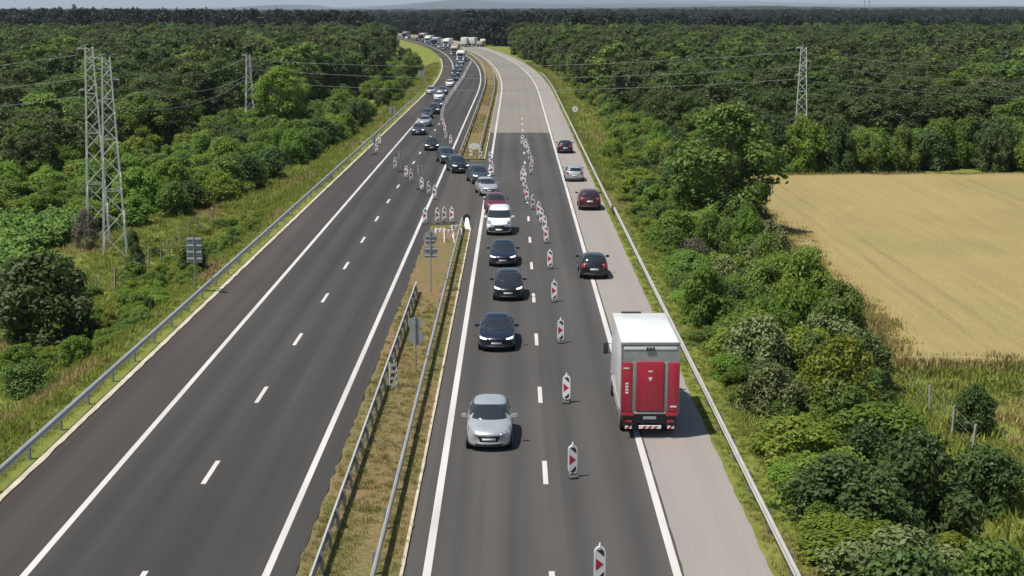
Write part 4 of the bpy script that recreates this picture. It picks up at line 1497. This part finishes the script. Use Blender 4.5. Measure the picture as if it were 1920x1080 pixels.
A1 = pylon(-30.6, 113, -1.9, 15.15, 1.75, 0.55, 'front lattice pylon of the pair on the left, standing in the meadow', 12)
A2 = pylon(-33.1, 117.5, -1.9, 15.75, 1.75, 0.55, 'rear and taller lattice pylon of the left pair, its foot behind a brown bush', 12)
B1 = pylon(-39.9, 226, -2.2, 12.2, 1.5, 0.5, 'lattice pylon rising from the shrubs left of the motorway, farther than the pair', 20)
D1 = pylon(34.4, 180, -1.9, 14.2, 1.75, 0.6, 'single lattice pylon behind the wheat field right of the motorway', -10)


def cable(p, q, sag, label, r_=0.028, n=18):
    mid = []
    for i in range(n + 1):
        f = i / n
        v = Vector(p).lerp(Vector(q), f); v.z -= sag * 4 * f * (1 - f)
        mid.append(v)
    b = MB()
    for i in range(n):
        b.tube(mid[i], mid[i + 1], r_, n=4, caps=False)
    o = b.build('power_cable', M['cable'])
    tag(o, label, 'cable', 'power cables')


for i in range(3):
    nm = ('top', 'middle', 'lowest')[i]
    cable(A2[i], A2[i] + Vector((-70, 18, 0.4)), 2.6, nm + ' cable running left out of the picture from the left pylon pair')
    cable(A1[i], B1[i], 1.6, nm + ' cable between the left pylon pair and the farther left pylon')
    cable(B1[i], D1[i], 1.4, nm + ' cable crossing over the motorway between the left and right pylons')
    cable(D1[i], D1[i] + Vector((75, -2, 0.3)), 2.4, nm + ' cable running right out of the picture from the right pylon')

# ------------------------------------------------------------------ wire fences
fp = MB(); fp.box(-0.045, 0.045, -0.045, 0.045, -0.4, 1.45)
fp_me = fp.mesh('fence_post'); fp_me.materials.append(M['concrete'])


def fence(pts, label):
    root = empty('wire_fence', (pts[0][0], pts[0][1], LOW)); tag(root, label, 'fence')
    o0 = Vector((pts[0][0], pts[0][1], LOW))
    loc = []
    for x, y in pts:
        z = terrain_z(x - C(y), y)
        v = Vector((x, y, z)) - o0; loc.append(v)
        p_ = obj('post', fp_me, None, root, v, (rnd.uniform(-.05, .05), rnd.uniform(-.05, .05), rnd.uniform(0, 1)))
    for hgt in (0.4, 0.9, 1.35):
        b = MB()
        for a, c in zip(loc, loc[1:]):
            b.tube(a + Vector((0, 0, hgt)), c + Vector((0, 0, hgt)), 0.007, n=4, caps=False)
        b.build('wire', M['cable'], root)


fence([G(px, py, LOW) for px, py in ((180, 562), (216, 546), (254, 522), (279, 496), (302, 490), (318, 480), (336, 462), (356, 450), (372, 438), (400, 424))], 'concrete post and wire fence across the meadow below the left pylon pair')
fence([G(px, py, LOW) for px, py in ((1822, 858), (1785, 820), (1742, 778), (1578, 665), (1572, 630), (1556, 608), (1540, 585), (1522, 560), (1483, 540), (1461, 520), (1437, 492), (1420, 478), (1394, 455))], 'concrete post and wire fence between the right thicket and the wheat field')

# ------------------------------------------------------------------ wording of places
CN = {'bright': 'bright green', 'mid': 'green', 'dark': 'dark green', 'pale': 'pale green', 'yellow': 'yellow green', 'dry': 'brown', 'forest': 'olive green'}


def pick(v, table):
    for lim, w in table:
        if v < lim:
            return w
    return table[-1][1]


def size_word(r_, h, rm, hm):
    return 'broad' if r_ > rm and h <= hm else 'tall' if h > hm else 'low'


def thicket_label(u, y, r_, h, mt):
    band = 'by the right guardrail' if u < 12.4 else 'inside the right thicket' if u < 15.6 else 'on the fence side'
    lev = pick(y, [(44, 'at the bottom edge'), (50, 'just above the bottom edge'), (56, 'right of the truck shadow'), (64, 'level with the box truck'), (74, 'just beyond the box truck'),
                   (84, 'between truck and black hatchback'), (95, 'level with the black hatchback'), (106, 'just beyond the black hatchback'), (118, 'just before the maroon car'), (130, 'level with the maroon car'),
                   (145, 'level with the silver estate'), (165, 'just beyond the silver estate'), (999, 'near the farthest black car')])
    return '%s %s shrub %s, %s' % (size_word(r_, h, 1.8, 2.6), CN[mt], band, lev)


def col_left(px):
    return pick(px, [(30, 'at the left picture edge'), (75, 'near the left picture edge'), (160, 'left of the pylon pair'), (250, 'behind the pylon pair'), (340, 'right of the pylon pair'), (440, 'left of the farther pylon'), (500, 'at the farther left pylon'),
                     (580, 'right of the farther left pylon'), (670, 'towards the bend'), (9999, 'beside the bend')])


def col_right(px):
    return pick(px, [(1060, 'beside the bend'), (1130, 'just right of the bend'), (1220, 'left of the tall tree'), (1320, 'just left of the tall tree'), (1400, 'behind the tall tree'), (1480, 'left of the right pylon'), (1540, 'behind the right pylon'),
                      (1640, 'right of the right pylon'), (1760, 'above the wheat field'), (9999, 'at the right picture edge')])


def px_of(x, y):
    return 960 + FPX * (x + math.tan(YAW) * y) / (y * math.cos(PITCH) + (CAM_H + 0) * math.sin(PITCH))


# ------------------------------------------------------------------ notable shrubs and trees
def sg(px, py, r_, h, mt, label, group=None):
    x, y = G(px, py, LOW)
    return shrub(x, y, r_, h, mt, label, group)


def tg(px, py, r_, h, mt, label, q=None, group=None):
    x, y = G(px, py, LOW)
    return tree(x, y, r_, h, mt, label, group, q)


sg(92, 640, 3.1, 5.0, 'dark', 'big dark green bush in front of the maize at the left edge')
sg(30, 600, 2.2, 3.6, 'dark', 'dark bush at the left picture edge behind the big dark bush')
sg(366, 552, 1.5, 2.5, 'dark', 'dark round bush right behind the four-panel sign')
sg(160, 468, 1.6, 3.0, 'dry', 'brownish bush at the foot of the left pylon pair')
sg(250, 530, 1.2, 1.5, 'mid', 'low bush beside the meadow fence posts')
sg(258, 500, 0.6, 1.9, 'dark', 'small dark round bush on the meadow fence')
sg(245, 468, 0.9, 1.6, 'dark', 'small bush right of the front pylon foot')
sg(60, 742, 1.5, 1.8, 'mid', 'low bush near the lower left edge above the guardrail')
sg(145, 690, 1.2, 1.6, 'bright', 'bright green bush below the big dark bush')
sg(40, 700, 1.3, 1.7, 'bright', 'bright green bush at the left edge below the big dark bush')
sg(262, 610, 1.1, 1.6, 'bright', 'bright green bush halfway between the big dark bush and the sign')
sg(282, 622, 0.6, 1.0, 'dark', 'small dark bush on the bank left of the guardrail')
sg(440, 470, 0.7, 1.0, 'dark', 'small dark bush on the grassy bank above the left guardrail')
tg(1352, 450, 3.9, 11.0, 'mid', 'tall leafy tree standing alone between the thicket and the wheat field', 1)
tg(1318, 430, 2.2, 8.0, 'mid', 'smaller tree leaning on the left of the tall tree by the wheat field', 0)
tg(1398, 446, 1.9, 6.0, 'dark', 'small dark tree at the right foot of the tall tree by the wheat field', 0)
sg(1572, 622, 0.8, 2.0, 'dark', 'lone small dark bush on the fence at the wheat field edge')
sg(1832, 815, 1.2, 2.2, 'dark', 'dark spreading bush on the fence at the lower right meadow')
sg(1840, 960, 1.8, 2.4, 'dark', 'dark low bush near the lower right corner')
sg(1300, 520, 1.6, 2.6, 'dry', 'leafless greyish brown bush in the middle of the right thicket')
sg(1150, 305, 1.7, 2.6, 'bright', 'vivid green bush on the right verge beyond the maroon car')
sg(1190, 395, 2.0, 2.3, 'yellow', 'yellow green bush beside the right guardrail level with the maroon car')
sg(1222, 380, 1.8, 2.7, 'yellow', 'yellow green bush second from the right guardrail level with the maroon car')
sg(1290, 450, 1.6, 2.3, 'pale', 'pale flowering bush left of the tall tree by the wheat field')
sg(1330, 480, 1.5, 2.0, 'yellow', 'yellow green bush at the left foot of the tall tree')
sg(1425, 580, 1.3, 2.2, 'pale', 'pale tipped bush in the right thicket near the fence')
tg(775, 152, 3.3, 7.4, 'mid', 'single round tree on the grassy bank left of the far bend', 0)
sg(735, 190, 3.4, 4.2, 'bright', 'wide bright green bush left of the road before the bend')
sg(752, 172, 2.2, 3.2, 'yellow', 'yellow green bush below the single round tree at the bend')
sg(655, 180, 2.0, 4.0, 'dry', 'brown bare bush at the forest edge left of the bend')
sg(700, 160, 1.7, 5.0, 'pale', 'pale dry bush at the forest edge left of the bend')
tg(530, 256, 3.7, 10.2, 'bright', 'light green tree with pale trunk right of the farther left pylon', 1)
tg(560, 250, 3.2, 8.4, 'bright', 'light green tree right behind the pale trunked tree', 0)

# right thicket
n = 0
y = 37.0
tints = ['bright', 'mid', 'mid', 'bright', 'dark', 'pale', 'mid', 'yellow', 'bright', 'mid']
while y < 190:
    hi = np.interp(y, [36, 54, 74, 90, 120, 150, 190], [13.8, 15.2, 17.6, 18.6, 18.6, 21.0, 25.0])
    lo = np.interp(y, [36, 74, 120, 150, 172, 190], [10.5, 10.5, 10.9, 12.2, 13.6, 14.5])
    u = lo + rnd.uniform(0, 1.2)
    while u < hi:
        r_ = rnd.uniform(1.5, 2.5); h = (1.4 + 3.2 * rnd.random() ** 1.4) * (0.75 if u < lo + 1.6 else 1.05)
        mt = tints[(n * 7 + int(y / 9)) % 10] if rnd.random() < 0.8 else rnd.choice(['dark', 'mid', 'bright'])
        shrub(u + C(y), y + rnd.uniform(-0.8, 0.8), r_, h, mt, thicket_label(u, y, r_, h, mt), 'thicket between right guardrail and fence')
        n += 1
        u += rnd.uniform(2.2, 3.2)
    y += 2.7 if y < 110 else 3.6
# left shrub belt behind the meadow: nearest singly, the rest as scrub
scrub = []
y = 126.0
while y < 250:
    u = -np.interp(y, [126, 134, 150, 190, 250], [36, 31, 27.5, 25.5, 24.5]) - rnd.uniform(0, 2)
    lim = -0.36 * y - 4
    while u > max(lim, -62 if y < 185 else -44):
        r_ = rnd.uniform(1.9, 3.1); h = rnd.uniform(2.2, 4.2)
        mt = rnd.choice(['bright', 'bright', 'mid', 'bright', 'mid', 'dark', 'yellow'] if y < 190 else ['mid', 'bright', 'mid', 'dark'])
        xx, yy = u + C(y), y + rnd.uniform(-1.2, 1.2)
        if y < 172:
            row = pick(y, [(131, 'first row'), (138, 'second row'), (146, 'third row'), (154, 'middle row'), (163, 'rear row'), (999, 'last row')])
            shrub(xx, yy, r_, h, mt, '%s %s left scrub shrub, %s, %s' % (size_word(r_, h, 2.5, 3.3), CN[mt], row, col_left(px_of(xx, yy))), 'shrub belt before the left forest')
        else:
            scrub.append((xx, yy, r_, h, mt))
        u -= rnd.uniform(3.4, 5.0)
    y += 4.8
for i in range(120):
    yy = rnd.uniform(188, 300); lo_ = np.interp(yy, [188, 230, 300], [15.0, 15.5, 15.5])
    scrub.append((lo_ + rnd.uniform(0, 11), yy, rnd.uniform(1.7, 2.8), rnd.uniform(1.8, 3.6), rnd.choice(['mid', 'bright', 'dark', 'mid', 'yellow'])))
for i in range(60):
    xx = 26 + rnd.uniform(0, 66)
    scrub.append((xx, rnd.uniform(173, 190), rnd.uniform(2.2, 3.0), rnd.uniform(2.5, 4.6), rnd.choice(['mid', 'dark'])))
for i in range(40):
    yy = rnd.uniform(300, 620)
    scrub.append((C(yy) + 14.5 + rnd.uniform(0, 4), yy, rnd.uniform(1.7, 2.8), rnd.uniform(1.8, 3.2), rnd.choice(['mid', 'bright', 'dark', 'mid', 'yellow'])))
for i in range(110):
    yy = rnd.uniform(250, 520)
    scrub.append((C(yy) - 25 - 11 * rnd.random() ** 0.7, yy, rnd.uniform(1.8, 3.0), rnd.uniform(1.6, 3.4), rnd.choice(['mid', 'bright', 'dark', 'mid', 'bright'])))
for i in range(520):                    # low undergrowth that ties the right thicket together
    yy = 37 + 150 * rnd.random() ** 1.2
    hi_ = np.interp(yy, [36, 54, 74, 90, 120, 150, 190], [14.0, 15.6, 18.0, 19.0, 19.0, 21.0, 25.0])
    scrub.append((10.0 + (hi_ - 10.0) * rnd.random(), yy, rnd.uniform(0.7, 1.3), rnd.uniform(0.6, 1.3), rnd.choice(['mid', 'bright', 'bright', 'yellow'])))
for i in range(130):                    # and the weeds on the left bank
    yy = 76 + 54 * rnd.random()
    scrub.append((-20.6 - 5.5 * rnd.random() ** 1.3 - (2 if rnd.random() < 0.2 else 0), yy, rnd.uniform(0.5, 1.1), rnd.uniform(0.4, 1.1), rnd.choice(['mid', 'bright', 'bright', 'yellow'])))
sk = ['bright', 'mid', 'dark', 'yellow']
scol = proto_collection('scrub_bush', [(SH[k][q][0], None) for k in sk for q in range(2)])
instancer('scrub', [(a_, b_, terrain_z(a_ - C(b_), b_) - 0.05) for a_, b_, _, _, _ in scrub], [(c_ / 2.0, c_ / 2.0, d_ / 2.6) for _, _, c_, d_, _ in scrub], [rnd.uniform(0, 6.28) for _ in scrub],
          [sk.index(m_) * 2 + rnd.randrange(2) for _, _, _, _, m_ in scrub], scol, 'low green scrub and undergrowth on the banks and before the forest')
# verge shrubs farther on
for i in range(36):
    y = 250 + i * 10.6 + rnd.uniform(-4, 4)
    left = rnd.random() < 0.45
    u = rnd.uniform(-33, -25) if left else rnd.uniform(14.5, 19)
    mt = rnd.choice(['mid', 'bright', 'dark', 'yellow'])
    shrub(u + C(y), y, rnd.uniform(1.6, 2.6), rnd.uniform(1.8, 3.6), mt, CN[mt] + ' shrub on the far ' + ('left' if left else 'right') + ' verge, ' + pick(y, [(290, 'before the bend'), (330, 'where the bend starts'), (380, 'early in the bend'), (440, 'in mid bend'), (520, 'late in the bend'), (999, 'at the far end of the bend')]), 'shrubs on the far verges')
# shrubs behind the wheat field
for i in range(34):
    x = 24 + i * 1.9 + rnd.uniform(-0.8, 0.8)
    y = 168 + rnd.uniform(0, 8) + (2 if x > 45 else 0)
    mt = rnd.choice(['mid', 'dark', 'mid', 'bright'])
    shrub(x, y, rnd.uniform(2.2, 3.2), rnd.uniform(4.4, 6.6), mt, 'tall %s shrub behind the wheat field, %s' % (CN[mt], (ORD[i] if i else 'first') + ' from the tall lone tree' if i < 17 else (ORD[33 - i] if i < 33 else 'first') + ' from the right picture edge'), 'tall shrubs behind the wheat field')

# ------------------------------------------------------------------ forest: nearest trees singly, the rest as one mass
FX, FY, FR, FH, FQ = [], [], [], [], []
y = 150.0
while y < 760:
    step = 4.6 + y * 0.003
    lim = 0.36 * y + 12
    x = -lim
    while x < lim:
        xx = x + rnd.uniform(-2, 2); yy = y + rnd.uniform(-2.2, 2.2)
        u = xx - C(yy)
        if xx < 0:
            ok = u < np.interp(yy, [150, 185, 200, 240, 300, 400, 560, 760], [-50, -47, -43, -45, -36, -35, -36, -30])
        else:
            ok = u > np.interp(yy, [150, 186, 187, 240, 300, 420, 760], [999, 999, 22, 20, 17, 15.5, 16])
        if ok and not (abs(xx + 39.9) < 6 and yy < 245):
            edge = np.interp(yy, [185, 240, 350], [0.72, 0.9, 1.0])
            FX.append(xx); FY.append(yy); big_ = rnd.random() ** 1.5; FR.append(2.3 + 2.6 * big_ + rnd.uniform(-0.3, 0.3)); FH.append((7.4 + 4.6 * big_ + rnd.uniform(-1.0, 1.4)) * edge); FQ.append(rnd.random())
        x += step
    y += step * 0.95
order = sorted(range(len(FX)), key=lambda i: FY[i])
single = [i for i in order if -20 < px_of(FX[i], FY[i]) < 1940][:210]
keep_ = set(single)
rest = [i for i in order if i not in keep_]
for i in single:
    mt = 'dark' if FQ[i] < 0.3 else 'forest' if FQ[i] < 0.75 else 'mid'
    side = 'left' if FX[i] < 0 else 'right'
    tree(FX[i], FY[i], FR[i], FH[i], mt, '%s %s forest tree on the %s, %s, %s' % (size_word(FR[i], FH[i], 3.4, 9.4).replace('low', 'slim'), CN[mt], side, pick(FY[i], [(172, 'front row'), (182, 'second row'), (190, 'third row'), (197, 'fourth row'), (204, 'fifth row'), (212, 'sixth row'), (222, 'seventh row'), (999, 'back row')]), (col_left if FX[i] < 0 else col_right)(px_of(FX[i], FY[i]))), 'front trees of the forest on the ' + side)

fmesh = []
for q in range(4):
    for mt in ('leaf_forest', 'leaf_dark', 'leaf_mid'):
        cm, cen, rad = crown('forest_crown', 700 + q * 13 + ord(mt[5]), M[mt], 3.4, 1.2, 10.0, 52, 3000, 0.55, ('round', 'tall', 'round', 'round')[q], 0.27)
        fmesh.append((cm, M[mt]))
fcol = proto_collection('forest_tree', fmesh)
idx = []
for i in rest:
    w = FQ[i]
    mt = 0 if w < 0.55 else 1 if w < 0.8 else 2
    idx.append(rnd.randrange(4) * 3 + mt)
instancer('forest', [(FX[i], FY[i], LOW - 0.1) for i in rest], [(FR[i] / 3.4, FR[i] / 3.4, FH[i] / 10) for i in rest], [rnd.uniform(0, 6.28) for _ in rest], idx, fcol, 'dense olive green forest on both sides of the motorway')

# distant woodland, its leaves coloured dark to stand for cloud shadow
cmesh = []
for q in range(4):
    cm, cen, rad = crown('far_crown', 900 + q * 7, M['leaf_cloud_shaded'], 6.0, 0.5, 11.0, 50, 2400, 0.95, 'round', 0.30)
    cmesh.append((cm, M['leaf_cloud_shaded']))
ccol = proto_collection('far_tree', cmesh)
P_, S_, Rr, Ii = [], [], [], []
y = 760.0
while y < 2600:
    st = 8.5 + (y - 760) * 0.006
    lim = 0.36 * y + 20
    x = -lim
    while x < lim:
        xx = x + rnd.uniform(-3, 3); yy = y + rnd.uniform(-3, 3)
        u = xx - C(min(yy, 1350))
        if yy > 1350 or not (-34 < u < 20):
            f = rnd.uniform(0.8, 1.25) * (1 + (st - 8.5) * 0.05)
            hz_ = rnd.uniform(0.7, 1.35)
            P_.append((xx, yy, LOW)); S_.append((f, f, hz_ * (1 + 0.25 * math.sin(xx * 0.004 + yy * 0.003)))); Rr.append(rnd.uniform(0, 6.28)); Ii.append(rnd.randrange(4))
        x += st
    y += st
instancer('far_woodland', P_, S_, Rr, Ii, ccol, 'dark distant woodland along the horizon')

# wooded ridges behind, and blue hills
def ridge(name, y0, depth, prof, mat, rough, nx, label=None, ny=10):
    vs, fs = [], []
    xs = np.linspace(prof[0][0], prof[-1][0], nx)
    r = np.random.default_rng(int(y0))
    base = np.interp(xs, [p[0] for p in prof], [p[1] for p in prof])
    for j in range(ny + 1):
        f = j / ny
        env = math.sin(math.pi * min(1, f * 1.0)) ** 0.7 if 0 < f < 1 else 0
        nz = np.convolve(r.normal(size=nx + 4), np.ones(5) / 5, 'valid') * rough + r.normal(size=nx) * rough * 0.35
        for i in range(nx):
            vs.append((xs[i], y0 + depth * f, LOW - 2 + (base[i] - LOW + 2 + (nz[i] if env else 0)) * env))
    for j in range(ny):
        for i in range(nx - 1):
            a = j * nx + i
            fs.append((a, a + 1, a + nx + 1, a + nx))
    me = bpy.data.meshes.new(name)
    me.from_pydata(vs, [], fs)
    me.polygons.foreach_set('use_smooth', [True] * len(me.polygons))
    return kind(obj(name, me, mat), 'structure')


def hz(px, py, Y):
    """height above the plain seen at this pixel, Y metres away"""
    d = ray(px, py)
    t = Y / d.y
    return d.x * t, CAM_H + d.z * t


def profile(pts, Y):
    return [hz(px, py, Y) for px, py in pts]


M['far_ridge'] = plain('far_ridge_woodland', (0.010, 0.018, 0.013), 0.95, vary=0.35, nscale=0.03)  # dark colour carries the cloud shade on over the ridges
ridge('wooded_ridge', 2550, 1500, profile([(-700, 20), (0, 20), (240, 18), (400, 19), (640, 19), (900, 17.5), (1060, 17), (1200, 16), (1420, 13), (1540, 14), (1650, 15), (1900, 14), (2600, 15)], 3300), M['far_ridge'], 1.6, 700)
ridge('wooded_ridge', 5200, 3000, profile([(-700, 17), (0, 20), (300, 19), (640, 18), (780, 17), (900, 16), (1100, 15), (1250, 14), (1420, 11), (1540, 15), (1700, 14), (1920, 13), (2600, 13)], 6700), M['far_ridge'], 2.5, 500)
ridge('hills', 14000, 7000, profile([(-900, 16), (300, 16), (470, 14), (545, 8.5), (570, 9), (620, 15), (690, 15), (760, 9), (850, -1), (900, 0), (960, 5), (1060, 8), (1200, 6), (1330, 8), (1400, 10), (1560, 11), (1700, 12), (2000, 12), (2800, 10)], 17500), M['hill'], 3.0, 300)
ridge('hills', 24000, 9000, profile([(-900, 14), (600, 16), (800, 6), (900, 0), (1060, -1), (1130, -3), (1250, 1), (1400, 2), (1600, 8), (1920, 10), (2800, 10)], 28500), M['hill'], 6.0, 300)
# towers on the skyline
x, zt = hz(138, 8, 2500)
s = empty('water_tower', (x, 2500, LOW)); tag(s, 'small dark water tower on the left skyline', 'tower')
b = MB(); b.tube((0, 0, 0), (0, 0, zt - LOW - 6), 1.6, 1.3, n=10); b.build('shaft', M['zinc_dark'], s)
b = MB(); b.tube((0, 0, zt - LOW - 7), (0, 0, zt - LOW), 2.6, 3.4, n=12); b.build('tank', M['zinc_dark'], s)
for i, px in enumerate((1622, 1630)):
    x, zt = hz(px, -4, 3000)
    s = empty('mast', (x, 3000, LOW)); tag(s, ('left' if i == 0 else 'right') + ' one of the two thin masts on the right skyline', 'mast')
    b = MB(); b.tube((0, 0, 0), (0, 0, zt - LOW), 0.9, 0.5, n=5); b.build('pole', M['zinc_dark'], s)
    b = MB(); b.tube((-3, 0, zt - LOW - 8), (3, 0, zt - LOW - 8), 0.5, n=5); b.build('crossarm', M['zinc_dark'], s)

# ------------------------------------------------------------------ grass, crops, weeds
def tuft(name, seed, mat, n_, h, spread, w=0.025, lean=0.45):
    r = np.random.default_rng(seed)
    bx = r.normal(size=(n_, 2)) * spread
    hh = h * r.uniform(0.5, 1.25, n_)
    a = r.random(n_) * 2 * math.pi
    dx = np.stack([np.cos(a), np.sin(a)], 1)
    le = (lean * hh * r.uniform(0.2, 1.0, n_))[:, None]
    tip = np.concatenate([bx + dx * le, hh[:, None]], 1)
    base = np.concatenate([bx, np.zeros((n_, 1)) - 0.05], 1)
    side = np.stack([-dx[:, 1], dx[:, 0], np.zeros(n_)], 1) * w * h * 3
    mid = base * 0.45 + tip * 0.55 - np.concatenate([dx * le * 0.18, np.zeros((n_, 1))], 1)
    P = np.stack([base, mid - side, tip, mid + side], 1)
    return quads_mesh(name, P, r.random(n_), M[mat])


gcol = proto_collection('grass_tuft', [(tuft('g', 1, 'grass', 26, 0.36, 0.26, 0.03, 1.1), M['grass']), (tuft('g', 2, 'grass', 24, 0.52, 0.28, 0.025, 0.9), M['grass']), (tuft('g', 3, 'grass_dry', 24, 0.42, 0.26, 0.02, 0.9), M['grass_dry']), (tuft('g', 4, 'grass', 30, 0.24, 0.28, 0.035, 1.2), M['grass'])])
P_, S_, Rr, Ii = [], [], [], []


def put(x, y, s_, i_, z=None):
    P_.append((x, y, terrain_z(x - C(y), y) if z is None else z)); S_.append((s_, s_, s_ * rnd.uniform(0.8, 1.2))); Rr.append(rnd.uniform(0, 6.28)); Ii.append(i_)


def patch(x, y):
    return math.sin(x * 0.55 + 1.7 * math.sin(y * 0.13)) + math.sin(y * 0.21 + x * 0.3)


for _ in range(15000):            # left bank and meadow
    y = 36 + 110 * rnd.random() ** 1.3
    u = -18.75 - 22 * rnd.random() ** 1.4
    p_ = patch(u, y)
    i_ = 2 if p_ > 1.45 else rnd.choice([0, 0, 1, 3])
    near = u > -19.6
    put(u, y, rnd.uniform(0.35, 0.6) if near else rnd.uniform(0.4, 0.9), 3 if near and i_ != 2 else i_)
for _ in range(9000):             # right verge between rail and thicket
    y = 36 + 180 * rnd.random() ** 1.3
    u = 7.95 + 3.6 * rnd.random()
    put(u, y, rnd.uniform(0.2, 0.4) if u < 9.6 else rnd.uniform(0.4, 0.8), 2 if patch(u * 2, y) > 0.9 else rnd.choice([0, 3]))
for _ in range(10000):            # meadow and fence strip beside the wheat
    y = 38 + 90 * rnd.random()
    lo = np.interp(y, [38, 54, 74, 90, 130], [13, 15, 18, 19, 19.5])
    hi = np.interp(y, [38, 74, 76.5, 90, 130], [46, 46, 22.5, 21.8, 25])
    u = lo + (hi - lo) * rnd.random()
    put(u, y, rnd.uniform(0.6, 1.2), 2 if patch(u, y) > (1.35 if y < 76 else 0.3) else rnd.choice([0, 0, 1, 3]))
for _ in range(9000):             # far verges
    y = 140 + 340 * rnd.random() ** 1.4
    u = (-18.8 - 9 * rnd.random()) if rnd.random() < 0.55 else (8.4 + 7 * rnd.random())
    put(u + C(y), y, rnd.uniform(0.7, 1.3), 2 if patch(u, y) > 1.1 else rnd.choice([0, 3, 1]))
instancer('grass', P_, S_, Rr, Ii, gcol, 'long green and straw coloured grass on the banks and verges')

P_, S_, Rr, Ii = [], [], [], []
mcol = proto_collection('median_tuft', [(tuft('m', 5, 'grass_dry', 20, 0.30, 0.2), M['grass_dry']), (tuft('m', 6, 'grass', 20, 0.28, 0.22), M['grass'])])
for _ in range(7000):
    y = 36 + 330 * rnd.random() ** 1.8
    if GAP0 - 2 < y < GAP1 + 2:
        continue
    u = rnd.uniform(-6.5, -3.5)
    green = (u > -4.1 and rnd.random() < 0.75) or patch(u * 1.5, y) > 1.0
    if u < -4.2 and patch(u, y * 0.6) < -0.7:
        continue
    put(u + C(y), y, rnd.uniform(0.2, 0.55), 1 if green else 0, 0.05)
instancer('median_grass', P_, S_, Rr, Ii, mcol, 'short dry grass on the median strip')

P_, S_, Rr, Ii = [], [], [], []
ccol2 = proto_collection('maize_plant', [(crown('maize', 50 + q, M['corn'], 0.42, 0.5, 2.0, 9, 46, 0.5, 'bush', 0.3, 0.25)[0], None) for q in range(3)])
for i in range(60):
    for j in range(98):
        x = -31.4 - i * 0.40; y = 82 + j * 0.45
        if x > (-31.4 if y < 104 else -35.6 - rnd.uniform(0, .5)) or x < -0.36 * y - 2:
            continue
        put(x + rnd.uniform(-.12, .12), y + rnd.uniform(-.1, .1), rnd.uniform(0.85, 1.1), rnd.randrange(3), LOW)
instancer('maize_crop', P_, S_, Rr, Ii, ccol2, 'bright green maize crop at the left edge')

P_, S_, Rr, Ii = [], [], [], []
wcol = proto_collection('wheat_tuft', [(tuft('w', 12, 'grass_dry', 16, 0.34, 0.22), M['grass_dry'])])
for _ in range(5000):             # ragged edge of the wheat
    k = rnd.randrange(len(W_OUT)); a, b_ = W_OUT[k], W_OUT[(k + 1) % len(W_OUT)]
    f = rnd.random()
    x = a[0] + (b_[0] - a[0]) * f + rnd.gauss(0, 0.55); y = a[1] + (b_[1] - a[1]) * f + rnd.gauss(0, 0.7)
    if y > 160 and x > 60:
        continue
    put(x, y, rnd.uniform(0.9, 1.7), 0, LOW + 0.15)
instancer('wheat_edge', P_, S_, Rr, Ii, wcol, 'ragged straw edge of the wheat field')

# ------------------------------------------------------------------ tell remaining look-alikes apart by distance
same = {}
for o in S.objects:
    if o.parent is None and o.get('category') in ('shrub', 'tree'):
        same.setdefault(o['label'], []).append(o)
for lb, os_ in same.items():
    if len(os_) < 2:
        continue
    os_.sort(key=lambda q: (q.location - cam.location).length)
    for i, o in enumerate(os_):
        w = ('nearer' if i == 0 else 'farther') if len(os_) == 2 else (ORD[i] if i < len(os_) - 1 else 'farthest')
        if w in ORD[1:]:
            w += ' nearest'
        if len((w + ' ' + lb).split()) <= 16:
            o['label'] = w + ' ' + lb

# ------------------------------------------------------------------ haze
hb = MB(); hb.box(-32000, 32000, -1600, 42000, -6.0, 420.0)
hm = bpy.data.materials.new('haze'); hm.use_nodes = True
t = hm.node_tree
t.nodes.remove(t.nodes['Principled BSDF'])
pv = t.nodes.new('ShaderNodeVolumePrincipled')
pv.inputs['Color'].default_value = (0.72, 0.85, 1.0, 1)
pv.inputs['Density'].default_value = 4.4e-5
t.links.new(pv.outputs[0], t.nodes['Material Output'].inputs['Volume'])
kind(hb.build('haze', hm), 'stuff', 'thin blue summer haze over the plain')
